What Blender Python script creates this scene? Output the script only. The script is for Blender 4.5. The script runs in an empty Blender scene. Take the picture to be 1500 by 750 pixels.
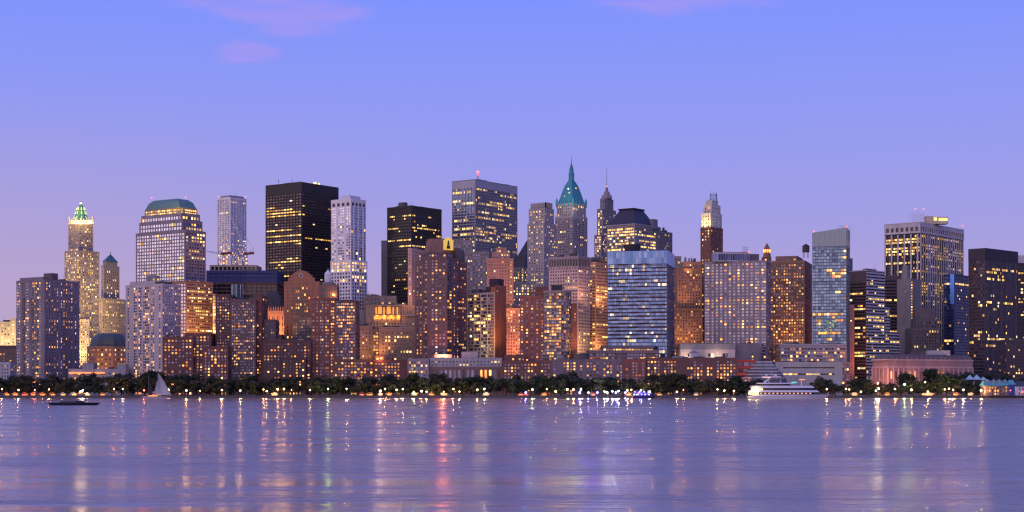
import bpy, math, random
from mathutils import Vector, Matrix
rnd = random.Random(7)
R = math.radians
sc = bpy.context.scene
C = sc.collection
# ------------------------------------------------------------------ camera
F = 2300.0; HY = 565.0; CX = 750.0; CAMZ = 12.0
cam_d = bpy.data.cameras.new('camera'); cam = bpy.data.objects.new('camera', cam_d); C.objects.link(cam)
cam.location = (0, 0, CAMZ); cam.rotation_euler = (R(90), 0, 0)
cam_d.sensor_width = 36.0; cam_d.lens = 36.0 * F / 1500.0
cam_d.shift_y = (HY - 375.0) / 1500.0
cam_d.clip_start = 1.0; cam_d.clip_end = 80000.0
sc.camera = cam
sc.render.engine = 'CYCLES'
cy = sc.cycles
cy.use_denoising = True
try: cy.denoiser = 'OPENIMAGEDENOISE'; cy.denoising_input_passes = 'RGB_ALBEDO_NORMAL'; cy.denoising_prefilter = 'ACCURATE'
except Exception: pass
cy.max_bounces = 5; cy.diffuse_bounces = 2; cy.glossy_bounces = 3; cy.transmission_bounces = 2
cy.sample_clamp_indirect = 4.0; cy.sample_clamp_direct = 0.0
cy.caustics_reflective = False; cy.caustics_refractive = False
sc.render.film_transparent = False
cy.filter_width = 1.3
vs = sc.view_settings
sc.display_settings.display_device = 'sRGB'
vs.view_transform = 'Standard'; vs.look = 'None'; vs.exposure = 0.0; vs.gamma = 1.0; vs.use_curve_mapping = False

def lin(r, g, b):
    f = lambda c: (c / 255.0) / 12.92 if c / 255.0 <= 0.04045 else ((c / 255.0 + 0.055) / 1.055) ** 2.4
    return (f(r), f(g), f(b), 1.0)

# ------------------------------------------------------------------ world: dusk sky
SUN_AZ = R(222)          # compass-style, 0 = +Y (away from the camera), the afterglow lies behind the camera to the left
SUN_EL = R(2.0)
world = bpy.data.worlds.new('World'); sc.world = world; world.use_nodes = True
nt = world.node_tree; nt.nodes.clear()
N = nt.nodes.new; L = nt.links.new
def math_node(nt, op, a, b=None, clamp=False):
    n = nt.nodes.new('ShaderNodeMath'); n.operation = op; n.use_clamp = clamp
    for i, v in enumerate((a, b)):
        if v is None: continue
        if isinstance(v, (int, float)): n.inputs[i].default_value = v
        else: nt.links.new(v, n.inputs[i])
    return n.outputs[0]
def maprange(nt, v, a, b, c, d, smooth=False):
    n = nt.nodes.new('ShaderNodeMapRange'); n.clamp = True
    if smooth: n.interpolation_type = 'SMOOTHSTEP'
    nt.links.new(v, n.inputs['Value'])
    for k, x in zip(('From Min', 'From Max', 'To Min', 'To Max'), (a, b, c, d)): n.inputs[k].default_value = x
    return n.outputs['Result']
def mixc(nt, fac, a, b, mode='MIX'):
    n = nt.nodes.new('ShaderNodeMix'); n.data_type = 'RGBA'; n.blend_type = mode; n.clamp_factor = True
    for idx, v in ((0, fac), (6, a), (7, b)):
        if hasattr(v, 'links') or hasattr(v, 'is_linked'): nt.links.new(v, n.inputs[idx])
        else: n.inputs[idx].default_value = v
    return n.outputs[2]
def ramp(nt, v, stops, interp='LINEAR'):
    n = nt.nodes.new('ShaderNodeValToRGB'); cr = n.color_ramp; cr.interpolation = interp
    while len(cr.elements) < len(stops): cr.elements.new(0.5)
    for e, (p, c) in zip(cr.elements, stops): e.position = p; e.color = c
    nt.links.new(v, n.inputs[0]); return n.outputs[0]
tc = N('ShaderNodeTexCoord'); sep = N('ShaderNodeSeparateXYZ'); L(tc.outputs['Generated'], sep.inputs[0])
zel = math_node(nt, 'MAXIMUM', sep.outputs['Z'], 0.0)
east = ramp(nt, zel, [(0.0, lin(194, 168, 206)), (0.045, lin(180, 161, 209)), (0.105, lin(160, 156, 226)), (0.175, lin(143, 152, 242)), (0.245, lin(123, 145, 253)), (0.6, lin(96, 120, 226)), (1.0, lin(80, 100, 200))])
westc = ramp(nt, zel, [(0.0, lin(222, 172, 186)), (0.08, lin(205, 168, 206)), (0.2, lin(176, 162, 226)), (0.45, lin(130, 142, 235)), (1.0, lin(80, 100, 200))])
wd = (math.sin(SUN_AZ), math.cos(SUN_AZ))
dotw = math_node(nt, 'ADD', math_node(nt, 'MULTIPLY', sep.outputs['X'], wd[0]), math_node(nt, 'MULTIPLY', sep.outputs['Y'], wd[1]))
wf = maprange(nt, dotw, -0.3, 0.9, 0.0, 1.0, True)
col = mixc(nt, wf, east, westc)
# warmer haze low in the sky towards the left of the city, bluer to the right
lf = math_node(nt, 'MULTIPLY', maprange(nt, sep.outputs['X'], 0.04, -0.32, 0.0, 0.62, True), maprange(nt, zel, 0.03, 0.2, 1.0, 0.0, True))
col = mixc(nt, lf, col, lin(188, 164, 200))
# thin pink clouds high up
mp = N('ShaderNodeMapping'); mp.inputs['Scale'].default_value = (9.0, 9.0, 40.0); L(tc.outputs['Generated'], mp.inputs[0])
nz = N('ShaderNodeTexNoise'); nz.inputs['Scale'].default_value = 1.0; nz.inputs['Detail'].default_value = 5.0; nz.inputs['Roughness'].default_value = 0.55
nz.inputs['Distortion'].default_value = 0.4; L(mp.outputs[0], nz.inputs['Vector'])
def blob(cx, cz, rx, rz):
    dx = math_node(nt, 'DIVIDE', math_node(nt, 'SUBTRACT', sep.outputs['X'], cx), rx)
    dz = math_node(nt, 'DIVIDE', math_node(nt, 'SUBTRACT', sep.outputs['Z'], cz), rz)
    d2 = math_node(nt, 'ADD', math_node(nt, 'MULTIPLY', dx, dx), math_node(nt, 'MULTIPLY', dz, dz))
    d2 = math_node(nt, 'ADD', d2, math_node(nt, 'MULTIPLY', math_node(nt, 'SUBTRACT', nz.outputs['Fac'], 0.54), -4.5))
    n = nt.nodes.new('ShaderNodeMapRange'); n.clamp = True; n.interpolation_type = 'SMOOTHSTEP'
    nt.links.new(d2, n.inputs['Value']); n.inputs['From Min'].default_value = 0.0; n.inputs['From Max'].default_value = 1.0
    n.inputs['To Min'].default_value = 1.0; n.inputs['To Max'].default_value = 0.0
    return math_node(nt, 'MULTIPLY', n.outputs['Result'], maprange(nt, sep.outputs['Y'], 0.0, 0.5, 0.0, 1.0))
bl = None
for a in ((-0.155, 0.240, 0.075, 0.024), (0.118, 0.243, 0.09, 0.019), (-0.165, 0.204, 0.022, 0.009), (-0.07, 0.262, 0.03, 0.02), (0.02, 0.30, 0.2, 0.03)):
    b_ = blob(*a); bl = b_ if bl is None else math_node(nt, 'MAXIMUM', bl, b_)
cl = math_node(nt, 'MULTIPLY', bl, maprange(nt, nz.outputs['Fac'], 0.36, 0.66, 0.35, 1.0, True))
col = mixc(nt, math_node(nt, 'MULTIPLY', cl, 0.6), col, lin(172, 151, 238))
bg = N('ShaderNodeBackground'); L(col, bg.inputs['Color']); bg.inputs['Strength'].default_value = 1.0
# a little of the physical sky, with the sun just at the western horizon
sky = N('ShaderNodeTexSky'); sky.sky_type = 'NISHITA'; sky.sun_disc = False; sky.sun_elevation = SUN_EL; sky.sun_rotation = SUN_AZ
sky.air_density = 1.2; sky.dust_density = 1.5; sky.ozone_density = 3.0
bg2 = N('ShaderNodeBackground'); L(sky.outputs[0], bg2.inputs['Color']); bg2.inputs['Strength'].default_value = 0.015
# the ramp gets brighter towards the afterglow
gain = maprange(nt, dotw, -0.2, 0.95, 1.0, 1.3, True); L(math_node(nt, 'MULTIPLY', gain, 1.0), bg.inputs['Strength'])
ad = N('ShaderNodeAddShader'); L(bg.outputs[0], ad.inputs[0]); L(bg2.outputs[0], ad.inputs[1])
wo = N('ShaderNodeOutputWorld'); L(ad.outputs[0], wo.inputs['Surface'])
# ------------------------------------------------------------------ sun (afterglow)
sun_d = bpy.data.lights.new('sun', 'SUN'); sun_d.energy = 1.45; sun_d.angle = R(100); sun_d.color = (1.0, 0.74, 0.62)
sun = bpy.data.objects.new('sun', sun_d); C.objects.link(sun)
dirv = Vector((math.sin(SUN_AZ) * math.cos(R(18)), math.cos(SUN_AZ) * math.cos(R(18)), math.sin(R(18))))
sun.rotation_euler = dirv.to_track_quat('Z', 'Y').to_euler(); sun.location = (-200, -300, 400)

# ------------------------------------------------------------------ helpers
def X(px, Y): return (px - CX) / F * Y
def Z(py, Y): return CAMZ + (HY - py) / F * Y
GZ = 2.0
class MB:
    def __init__(s): s.v = []; s.f = []; s.m = []
    def quad(s, a, b, c, d, m=0):
        i = len(s.v); s.v += [a, b, c, d]; s.f.append((i, i + 1, i + 2, i + 3)); s.m.append(m)
    def poly(s, pts, m=0):
        i = len(s.v); s.v += list(pts); s.f.append(tuple(range(i, i + len(pts)))); s.m.append(m)
    def frustum(s, A, za, B, zb, m=0, top=True, bot=False, mt=None):
        n = len(A); i = len(s.v)
        s.v += [(p[0], p[1], za) for p in A] + [(p[0], p[1], zb) for p in B]
        for k in range(n):
            j = (k + 1) % n; s.f.append((i + k, i + j, i + n + j, i + n + k)); s.m.append(m)
        if top: s.f.append(tuple(i + n + k for k in range(n))); s.m.append(m if mt is None else mt)
        if bot: s.f.append(tuple(i + k for k in reversed(range(n)))); s.m.append(m)
    def prism(s, A, za, zb, m=0, bot=False): s.frustum(A, za, A, zb, m, True, bot)
    def box(s, x0, x1, y0, y1, z0, z1, m=0): s.frustum([(x0, y0), (x1, y0), (x1, y1), (x0, y1)], z0, [(x0, y0), (x1, y0), (x1, y1), (x0, y1)], z1, m, True, True)
    def tube(s, a, b, r0, r1=None, n=6, m=0):
        r1 = r0 if r1 is None else r1; a = Vector(a); b = Vector(b); d = (b - a)
        if d.length < 1e-6: return
        d.normalize(); u = d.orthogonal().normalized(); w = d.cross(u); i = len(s.v)
        for c, r in ((a, r0), (b, r1)):
            for k in range(n):
                t = 2 * math.pi * k / n; p = c + u * (r * math.cos(t)) + w * (r * math.sin(t)); s.v.append(tuple(p))
        for k in range(n):
            j = (k + 1) % n; s.f.append((i + k, i + j, i + n + j, i + n + k)); s.m.append(m)
        s.f.append(tuple(i + n + k for k in range(n))); s.m.append(m); s.f.append(tuple(i + k for k in reversed(range(n)))); s.m.append(m)
    def lathe(s, cx, cy, prof, n=16, m=0):
        i = len(s.v)
        for r, z in prof:
            for k in range(n):
                t = 2 * math.pi * k / n; s.v.append((cx + r * math.cos(t), cy + r * math.sin(t), z))
        for q in range(len(prof) - 1):
            for k in range(n):
                j = (k + 1) % n; s.f.append((i + q * n + k, i + q * n + j, i + (q + 1) * n + j, i + (q + 1) * n + k)); s.m.append(m)
        s.f.append(tuple(i + (len(prof) - 1) * n + k for k in range(n))); s.m.append(m)
    def ball(s, c, r, n=10, m=0, sz=1.0):
        s.lathe(c[0], c[1], [(max(r * math.sin(math.pi * q / n), 0.001), c[2] - sz * r * math.cos(math.pi * q / n)) for q in range(n + 1)], n + 2, m)
    def build(s, name, mats, parent=None, smooth=False):
        me = bpy.data.meshes.new(name)
        o3 = parent.location if parent else Vector((0, 0, 0))
        if parent and parent.parent: o3 = parent.parent.location + o3
        me.from_pydata([(v[0] - o3[0], v[1] - o3[1], v[2] - o3[2]) for v in s.v], [], s.f)
        mats = mats if isinstance(mats, (list, tuple)) else [mats]
        for m in mats: me.materials.append(m)
        if len(mats) > 1: me.polygons.foreach_set('material_index', s.m)
        if smooth: me.polygons.foreach_set('use_smooth', [True] * len(s.f))
        me.update()
        o = bpy.data.objects.new(name, me); C.objects.link(o)
        if parent: o.parent = parent
        return o
def tag(o, label=None, cat=None, group=None, kind=None):
    if label: o['label'] = label
    if cat: o['category'] = cat
    if group: o['group'] = group
    if kind: o['kind'] = kind
    return o
def empty(name, loc, label=None, cat=None, group=None):
    o = bpy.data.objects.new(name, None); C.objects.link(o); o.location = loc; o.empty_display_size = 2
    return tag(o, label, cat, group)

# ------------------------------------------------------------------ materials
def newmat(name):
    m = bpy.data.materials.new(name); m.use_nodes = True; m.node_tree.nodes.clear(); nt = m.node_tree
    o = nt.nodes.new('ShaderNodeOutputMaterial'); p = nt.nodes.new('ShaderNodeBsdfPrincipled'); nt.links.new(p.outputs[0], o.inputs[0])
    return m, nt, p
_wall = {}
def wall(r, g, b, rough=0.85, var=0.3, metal=0.0, streak=True):
    key = (r, g, b, rough, var, metal)
    if key in _wall: return _wall[key]
    m, nt, p = newmat('masonry'); tcn = nt.nodes.new('ShaderNodeTexCoord')
    def noise(scale, sc3, det=3.0):
        mp = nt.nodes.new('ShaderNodeMapping'); mp.inputs['Scale'].default_value = sc3; nt.links.new(tcn.outputs['Object'], mp.inputs[0])
        n = nt.nodes.new('ShaderNodeTexNoise'); n.inputs['Scale'].default_value = scale; n.inputs['Detail'].default_value = det; n.inputs['Roughness'].default_value = 0.6
        nt.links.new(mp.outputs[0], n.inputs['Vector']); return n.outputs['Fac']
    n1 = noise(0.07, (1, 1, 0.6)); n2 = noise(0.6, (1, 1, 0.12), 2.0); n3 = noise(1.1, (1, 1, 3.0), 2.0)
    s = math_node(nt, 'ADD', math_node(nt, 'MULTIPLY', math_node(nt, 'SUBTRACT', n1, 0.5), 2.2 * var), math_node(nt, 'MULTIPLY', math_node(nt, 'SUBTRACT', n2, 0.5), 1.8 * var))
    s = math_node(nt, 'ADD', s, math_node(nt, 'MULTIPLY', math_node(nt, 'SUBTRACT', n3, 0.5), 1.5 * var))
    f = math_node(nt, 'ADD', s, 1.0)
    vm = nt.nodes.new('ShaderNodeVectorMath'); vm.operation = 'SCALE'; vm.inputs[0].default_value = (r, g, b); nt.links.new(f, vm.inputs['Scale'])
    nt.links.new(vm.outputs[0], p.inputs['Base Color']); p.inputs['Roughness'].default_value = rough; p.inputs['Metallic'].default_value = metal
    p.inputs['Specular IOR Level'].default_value = 0.3
    _wall[key] = m; return m
def flat(name, c, rough=0.6, metal=0.0, emit=None, es=0.0, sample=False):
    m, nt, p = newmat(name); p.inputs['Base Color'].default_value = (*c, 1); p.inputs['Roughness'].default_value = rough; p.inputs['Metallic'].default_value = metal
    if emit: p.inputs['Emission Color'].default_value = (*emit, 1); p.inputs['Emission Strength'].default_value = es
    if not sample:
        try: m.cycles.emission_sampling = 'NONE'
        except Exception: pass
    return m
def rand_val(nt):
    g = nt.nodes.new('ShaderNodeNewGeometry'); oi = nt.nodes.new('ShaderNodeObjectInfo')
    return math_node(nt, 'FRACT', math_node(nt, 'ADD', g.outputs['Random Per Island'], oi.outputs['Random'])), g
def lit_mat(name, stops, smin, smax):
    m, nt, p = newmat(name); r, g = rand_val(nt)
    r2 = math_node(nt, 'FRACT', math_node(nt, 'MULTIPLY', r, 17.31)); r3 = math_node(nt, 'FRACT', math_node(nt, 'MULTIPLY', r, 53.77))
    c = ramp(nt, r2, stops)
    n = nt.nodes.new('ShaderNodeTexNoise'); n.inputs['Scale'].default_value = 0.9; n.inputs['Detail'].default_value = 2.0
    nt.links.new(g.outputs['Position'], n.inputs['Vector'])
    s = math_node(nt, 'MULTIPLY', maprange(nt, math_node(nt, 'POWER', r3, 2.4), 0, 1, smin, smax), maprange(nt, n.outputs['Fac'], 0.3, 0.7, 0.55, 1.3))
    nt.links.new(c, p.inputs['Emission Color']); nt.links.new(s, p.inputs['Emission Strength'])
    p.inputs['Base Color'].default_value = (0.03, 0.03, 0.035, 1); p.inputs['Roughness'].default_value = 0.15
    m.cycles.emission_sampling = 'NONE'; return m
def glass_mat(name, stops, rough, metal, tilt=0.02, ior=1.55):
    m, nt, p = newmat(name); r, g = rand_val(nt)
    c = ramp(nt, math_node(nt, 'FRACT', math_node(nt, 'MULTIPLY', r, 31.7)), stops)
    nt.links.new(c, p.inputs['Base Color']); p.inputs['Roughness'].default_value = rough; p.inputs['Metallic'].default_value = metal; p.inputs['IOR'].default_value = ior
    # every pane sits a little out of true
    w = nt.nodes.new('ShaderNodeTexWhiteNoise'); w.noise_dimensions = '1D'; nt.links.new(r, w.inputs['W'])
    sub = nt.nodes.new('ShaderNodeVectorMath'); sub.operation = 'SUBTRACT'; nt.links.new(w.outputs['Color'], sub.inputs[0]); sub.inputs[1].default_value = (0.5, 0.5, 0.5)
    scl = nt.nodes.new('ShaderNodeVectorMath'); scl.operation = 'SCALE'; nt.links.new(sub.outputs[0], scl.inputs[0]); scl.inputs['Scale'].default_value = tilt * 2
    add = nt.nodes.new('ShaderNodeVectorMath'); add.operation = 'ADD'; nt.links.new(scl.outputs[0], add.inputs[0]); nt.links.new(g.outputs['Normal'], add.inputs[1])
    nn = nt.nodes.new('ShaderNodeVectorMath'); nn.operation = 'NORMALIZE'; nt.links.new(add.outputs[0], nn.inputs[0])
    nt.links.new(nn.outputs[0], p.inputs['Normal']); return m
c4 = lambda r, g, b: (r, g, b, 1)
WM = {
 'warm': lit_mat('lit_room', [(0, c4(1, .26, .04)), (.35, c4(1, .38, .07)), (.7, c4(1, .48, .12)), (.93, c4(1, .66, .34)), (1, c4(1, .16, .05))], .5, 3.6),
 'gold': lit_mat('lit_office', [(0, c4(1, .42, .07)), (.5, c4(1, .55, .12)), (.85, c4(1, .68, .24)), (1, c4(1, .8, .5))], .7, 4.4),
 'pale': lit_mat('lit_pale', [(0, c4(1, .62, .3)), (.5, c4(1, .76, .45)), (1, c4(1, .86, .7))], .7, 3.2),
 'green': lit_mat('lit_green', [(0, c4(.5, .9, .2)), (.5, c4(.85, 1, .25)), (.8, c4(.3, .9, .5)), (1, c4(1, .3, .7))], .3, 1.1),
 'resi': glass_mat('apartment_pane', [(0, c4(.02, .02, .03)), (.4, c4(.05, .05, .07)), (.55, c4(.22, .22, .27)), (.8, c4(.42, .42, .48)), (1, c4(.62, .62, .68))], .25, 0.0, .03),
 'white': glass_mat('blind_pane', [(0, c4(.3, .3, .34)), (.6, c4(.5, .5, .55)), (.9, c4(.66, .66, .7)), (1, c4(.06, .06, .08))], .3, 0.0, .03),
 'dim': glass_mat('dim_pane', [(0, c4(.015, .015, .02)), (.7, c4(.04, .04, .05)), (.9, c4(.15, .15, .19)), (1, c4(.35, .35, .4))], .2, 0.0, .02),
 'dark': glass_mat('dark_pane', [(0, c4(.012, .012, .016)), (1, c4(.03, .03, .04))], .12, 0.0, .02),
 'blue': glass_mat('blue_pane', [(0, c4(.08, .13, .20)), (.5, c4(.13, .20, .29)), (.85, c4(.21, .29, .40)), (1, c4(.04, .06, .10))], .1, 0.9, .035),
 'navy': glass_mat('navy_pane', [(0, c4(.02, .03, .09)), (.8, c4(.05, .07, .18)), (1, c4(.10, .14, .3))], .1, 0.7, .03),
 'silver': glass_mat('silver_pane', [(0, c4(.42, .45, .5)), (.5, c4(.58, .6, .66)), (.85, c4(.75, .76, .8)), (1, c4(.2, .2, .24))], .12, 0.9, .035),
 'bronze': glass_mat('bronze_pane', [(0, c4(.07, .05, .055)), (.7, c4(.12, .085, .085)), (1, c4(.2, .15, .15))], .15, 0.8, .03),
}
ROOF = wall(.07, .068, .075, .9, .3)
METAL = flat('grey_metal', (.22, .22, .24), .5, .6)
DARKMETAL = flat('dark_metal', (.05, .05, .055), .5, .5)
WHITEP = wall(.62, .62, .64, .6, .08)
RED = flat('red_beacon', (.3, .02, .02), .4, 0, (1, .06, .04), 9)

_pane = {}
def pane_mesh(k):
    if k not in _pane:
        b = MB(); b.box(-.5, .5, 0, .08, -.5, .5); me = bpy.data.meshes.new('window')
        me.from_pydata(b.v, [], b.f); me.materials.append(WM[k]); _pane[k] = me
    return _pane[k]

# ------------------------------------------------------------------ buildings
def S(**k):
    d = dict(cols=None, pitch=3.4, fl=3.4, ww=.5, wh=.55, lit=.12, row=0.0, rin=.75, pal='warm', gl='resi', d=.35, m=1.2, top=2.0, bot=1.0, pat=None, fin=None, band=None, rows=None, litf=None)
    d.update(k); return d
def front_poly(x0, x1, Y, dep): return [(X(x0, Y), Y), (X(x1, Y), Y), (X(x1, Y), Y + dep), (X(x0, Y), Y + dep)]
def corner_poly(x0, xc, x1, Y, a=35):
    a = R(a); px = X(xc, Y); u0 = (x0 - CX) / F; u1 = (x1 - CX) / F; ca, sa = math.cos(a), math.sin(a)
    l = (px - u0 * Y) / (ca + u0 * sa); r = (u1 * Y - px) / (sa - u1 * ca)
    P = Vector((px, Y)); Lv = P + Vector((-ca, sa)) * l; Rv = P + Vector((sa, ca)) * r; B = Lv + Vector((sa, ca)) * r
    return [tuple(P), tuple(Rv), tuple(B), tuple(Lv)]
def inset(poly, k):
    cx = sum(p[0] for p in poly) / len(poly); cy = sum(p[1] for p in poly) / len(poly)
    return [(cx + (p[0] - cx) * k, cy + (p[1] - cy) * k) for p in poly]
def scale_to(poly, k): return inset(poly, k)
REFS = []       # (left px, right px, phrase) of the front row, for naming what stands before it
class Bld:
    def __init__(s, name, label, cat, px, Y, group=None):
        s.root = empty(name, (X(px, Y), Y, GZ), label, cat, group); s.win = []; s.Y = Y; s.r = random.Random(label)
    def part(s, name, mb, mats, smooth=False): return mb.build(name, mats, s.root, smooth)
    def facade(s, mb, p, q, z0, z1, st, zv, own):
        p = Vector(p); q = Vector(q); Ln = (q - p).length; du = (q - p) / Ln; n = Vector((du.y, -du.x)); r = s.r
        def P(u, z, o=0.0): v = p + du * u + n * o; return (v.x, v.y, z)
        if st is None or Ln < 2.0: mb.quad(P(0, z0), P(Ln, z0), P(Ln, z1), P(0, z1)); return
        pat = st['pat']; cols = len(pat) if pat else (st['cols'] or max(1, round((Ln - 2 * st['m']) / st['pitch'])))
        if not pat and st['cols'] is None and Ln < st['pitch'] + 2 * st['m']: cols = 1
        m = min(st['m'], Ln * .2); cw = (Ln - 2 * m) / cols; zt = z1 - st['top']; H = zt - z0 - st['bot']
        rows = st['rows'] or max(1, round(H / st['fl'])); fh = H / rows
        zs = max(z0, zv); first = 0
        while z0 + st['bot'] + (first + 1) * fh < zs and first < rows: first += 1
        w = cw * st['ww']; h = fh * st['wh']; d = st['d']; full = st['ww'] > .985
        zprev = z0; strips = {c for c in range(cols) if st['lit'] > .07 and cols > 5 and r.random() < .08}
        mb.quad(P(0, z0), P(m, z0), P(m, z1), P(0, z1)); mb.quad(P(Ln - m, z0), P(Ln, z0), P(Ln, z1), P(Ln - m, z1))
        for i in range(first, rows):
            zb = z0 + st['bot'] + i * fh + (fh - h) * .5; ztp = zb + h
            mb.quad(P(m, zprev), P(Ln - m, zprev), P(Ln - m, zb), P(m, zb)); zprev = ztp
            rowlit = r.random() < max(st['row'], .035 if st['lit'] > .07 else 0); run = False; ucur = m; on = False
            for c in range(cols):
                if pat and pat[c] == '.': continue
                u0 = m + c * cw + (cw - w) * .5; u1 = u0 + w
                if u0 - ucur > .01: mb.quad(P(ucur, zb), P(u0, zb), P(u0, ztp), P(ucur, ztp))
                mb.quad(P(u0, zb), P(u1, zb), P(u1, zb, -d), P(u0, zb, -d)); mb.quad(P(u1, ztp), P(u0, ztp), P(u0, ztp, -d), P(u1, ztp, -d))
                if not full:
                    mb.quad(P(u0, ztp), P(u0, zb), P(u0, zb, -d), P(u0, ztp, -d)); mb.quad(P(u1, zb), P(u1, ztp), P(u1, ztp, -d), P(u1, zb, -d))
                ucur = u1
                lp = .5 if c in strips else st['lit']
                if st['litf']: lp *= st['litf']((c + .5) / cols, (i + .5) / rows)
                if rowlit:
                    if r.random() < .22: run = r.random() < st['rin']
                    if c == 0: run = r.random() < st['rin']
                    on = run and r.random() < .92
                else: on = r.random() < (max(lp, .36) if on and lp > .03 else lp * 1.12)
                k = st['pal'] if on else st['gl']
                if pat and pat[c] == 'g': k = 'gold'
                if pat and not on and pat[c] in 'pd': k = 'white' if pat[c] == 'p' else 'dark'
                cpos = P((u0 + u1) / 2, (zb + ztp) / 2, -d)
                s.win.append((cpos, w, h, math.atan2(du.y, du.x), k, abs(n.dot(Vector((-cpos[0], -cpos[1])).normalized())) * w * h * (3.0 if on else 1.0) * (1 if cpos[2] > zv else .2) / (cpos[1] ** 2) * 1e6, own))
            if Ln - m - ucur > .01: mb.quad(P(ucur, zb), P(Ln - m, zb), P(Ln - m, ztp), P(ucur, ztp))
        mb.quad(P(m, zprev), P(Ln - m, zprev), P(Ln - m, z1), P(m, z1))
        if st['fin']:
            fw, fd, every = st['fin']
            for c in range(0, cols + 1, every):
                u = m + c * cw; a = P(u - fw / 2, 0, -.02); b = P(u + fw / 2, 0, -.02); cc = P(u + fw / 2, 0, fd); e = P(u - fw / 2, 0, fd)
                mb.frustum([e[:2], cc[:2], b[:2], a[:2]], max(z0, zs - fh), [e[:2], cc[:2], b[:2], a[:2]], zt + .6, 1, True, True)
        if st['band']:
            bh, bd = st['band']
            for i in range(first, rows + 1):
                zc = z0 + st['bot'] + i * fh; a = P(0.05, 0, -.02); b = P(Ln - .05, 0, -.02); cc = P(Ln - .05, 0, bd); e = P(0.05, 0, bd)
                mb.frustum([e[:2], cc[:2], b[:2], a[:2]], zc - bh / 2, [e[:2], cc[:2], b[:2], a[:2]], zc + bh / 2, 1, True, True)
    def block(s, part, poly, yt, yb, mat, st=None, yv=None, roof=True, trim=None, Yz=None, top=None, z1=None):
        Yz = Yz or poly[0][1]; z1 = z1 if z1 is not None else Z(yt, Yz); z0 = GZ - .5 if yb is None else Z(yb, Yz); zv = z0 if yv is None else max(z0, Z(yv, Yz))
        mb = MB(); n = len(poly); own = s.root
        for i in range(n):
            p, q = poly[i], poly[(i + 1) % n]; d = Vector((q[0] - p[0], q[1] - p[1])); nn = Vector((d.y, -d.x))
            face = nn.dot(Vector((-(p[0] + q[0]) / 2, -(p[1] + q[1]) / 2))) > 0
            sti = None
            if face and st: sti = st.get(i) if isinstance(st, dict) and 'pitch' not in st else st
            s.facade(mb, p, q, z0, z1, sti, zv, own)
        mb.poly([(p[0], p[1], z1) for p in poly], 0)
        sts = [st] if isinstance(st, dict) and 'pitch' in st else [v for v in (st or {}).values() if v]
        if z1 - z0 > 28 and sts and not any(v['band'] or v['fin'] for v in sts):
            nb = max(1, int((z1 - max(z0, zv)) / 30))
            for k in range(nb):
                zc = z1 - 1.9 - k * (z1 - max(z0, zv)) / nb; mb.frustum(inset(poly, 1.014), zc - .35, inset(poly, 1.014), zc + .35, 1, True, True)
        o = s.part(part, mb, [mat, trim or mat])
        if roof:
            rb = MB(); i1 = inset(poly, .94); rb.frustum(inset(poly, 1.004), z1 - .35, inset(poly, 1.004), z1 + .55, 1, True); rb.prism(i1, z1 + .56, z1 + .75, 0)
            s.part('roof', rb, [ROOF, trim or mat])
        return z0, z1
    def clutter(s, poly, z, n=5, hmax=4.0, big=True):
        cx = sum(p[0] for p in poly) / len(poly); cy = sum(p[1] for p in poly) / len(poly)
        e0 = Vector(poly[1]) - Vector(poly[0]); e1 = Vector(poly[-1]) - Vector(poly[0])
        for k in range(int(n * 1.8)):
            u, v = s.r.uniform(.06, .8), s.r.uniform(.06, .7); a = s.r.uniform(.04, .17); b = s.r.uniform(.06, .22); h = s.r.uniform(1.2, hmax)
            o = Vector(poly[0]) + e0 * u + e1 * v
            mb = MB(); q = [o, o + e0 * a, o + e0 * a + e1 * b, o + e1 * b]; mb.prism([tuple(t) for t in q], z + .7 + .004 * k, z + h, k % 2)
            if s.r.random() < .4: mb.tube((o.x, o.y, z + h - .3), (o.x, o.y, z + h + s.r.uniform(2, 6)), .12, .06, 5, 1)
            s.part('roof_machinery', mb, [ROOF, METAL])
    def finish(s, limit=100):
        ws = s.win; ws.sort(key=lambda t: -t[5]); ind = ws[:limit]; rest = ws[limit:]; L0 = s.root.location
        for (c, w, h, ang, k, sc_, own) in ind:
            o = bpy.data.objects.new('window', pane_mesh(k)); C.objects.link(o); o.parent = s.root
            o.location = (c[0] - L0[0], c[1] - L0[1], c[2] - L0[2]); o.rotation_euler = (0, 0, ang); o.scale = (w, 1, h)
        if rest:
            keys = sorted({t[4] for t in rest}); mb = MB()
            for (c, w, h, ang, k, sc_, own) in rest:
                ux, uy = math.cos(ang) * w / 2, math.sin(ang) * w / 2
                mb.quad((c[0] - ux, c[1] - uy, c[2] - h / 2), (c[0] + ux, c[1] + uy, c[2] - h / 2), (c[0] + ux, c[1] + uy, c[2] + h / 2), (c[0] - ux, c[1] - uy, c[2] + h / 2), keys.index(k))
            o = s.part('window', mb, [WM[k] for k in keys]); o['kind'] = 'stuff'
    def mast(s, px, yt, yb, Y, r=.35, name='antenna', mat=None, beacon=False):
        mb = MB(); x = X(px, Y); mb.tube((x, Y, Z(yb, Y)), (x, Y, Z(yt, Y)), r, r * .4, 6)
        o = s.part(name, mb, mat or DARKMETAL)
        if beacon:
            b = MB(); b.ball((x, Y, Z(yt, Y) + .3), .9, 8); s.part('beacon', b, RED)
    def beacon(s, px, py, Y, r=.8):
        b = MB(); b.ball((X(px, Y), Y, Z(py, Y)), r, 8); s.part('beacon', b, RED)
def point(name, loc, col, power, parent=None, rad=.5):
    d = bpy.data.lights.new(name, 'POINT'); d.energy = power; d.color = col; d.shadow_soft_size = rad
    o = bpy.data.objects.new(name, d); C.objects.link(o); o.location = loc
    if parent: o.parent = parent; o.location = Vector(loc) - parent.location
    return o
SODIUM = (1.0, .42, .12); GOLD = (1.0, .66, .28); PINK = (1.0, .40, .26)
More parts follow.
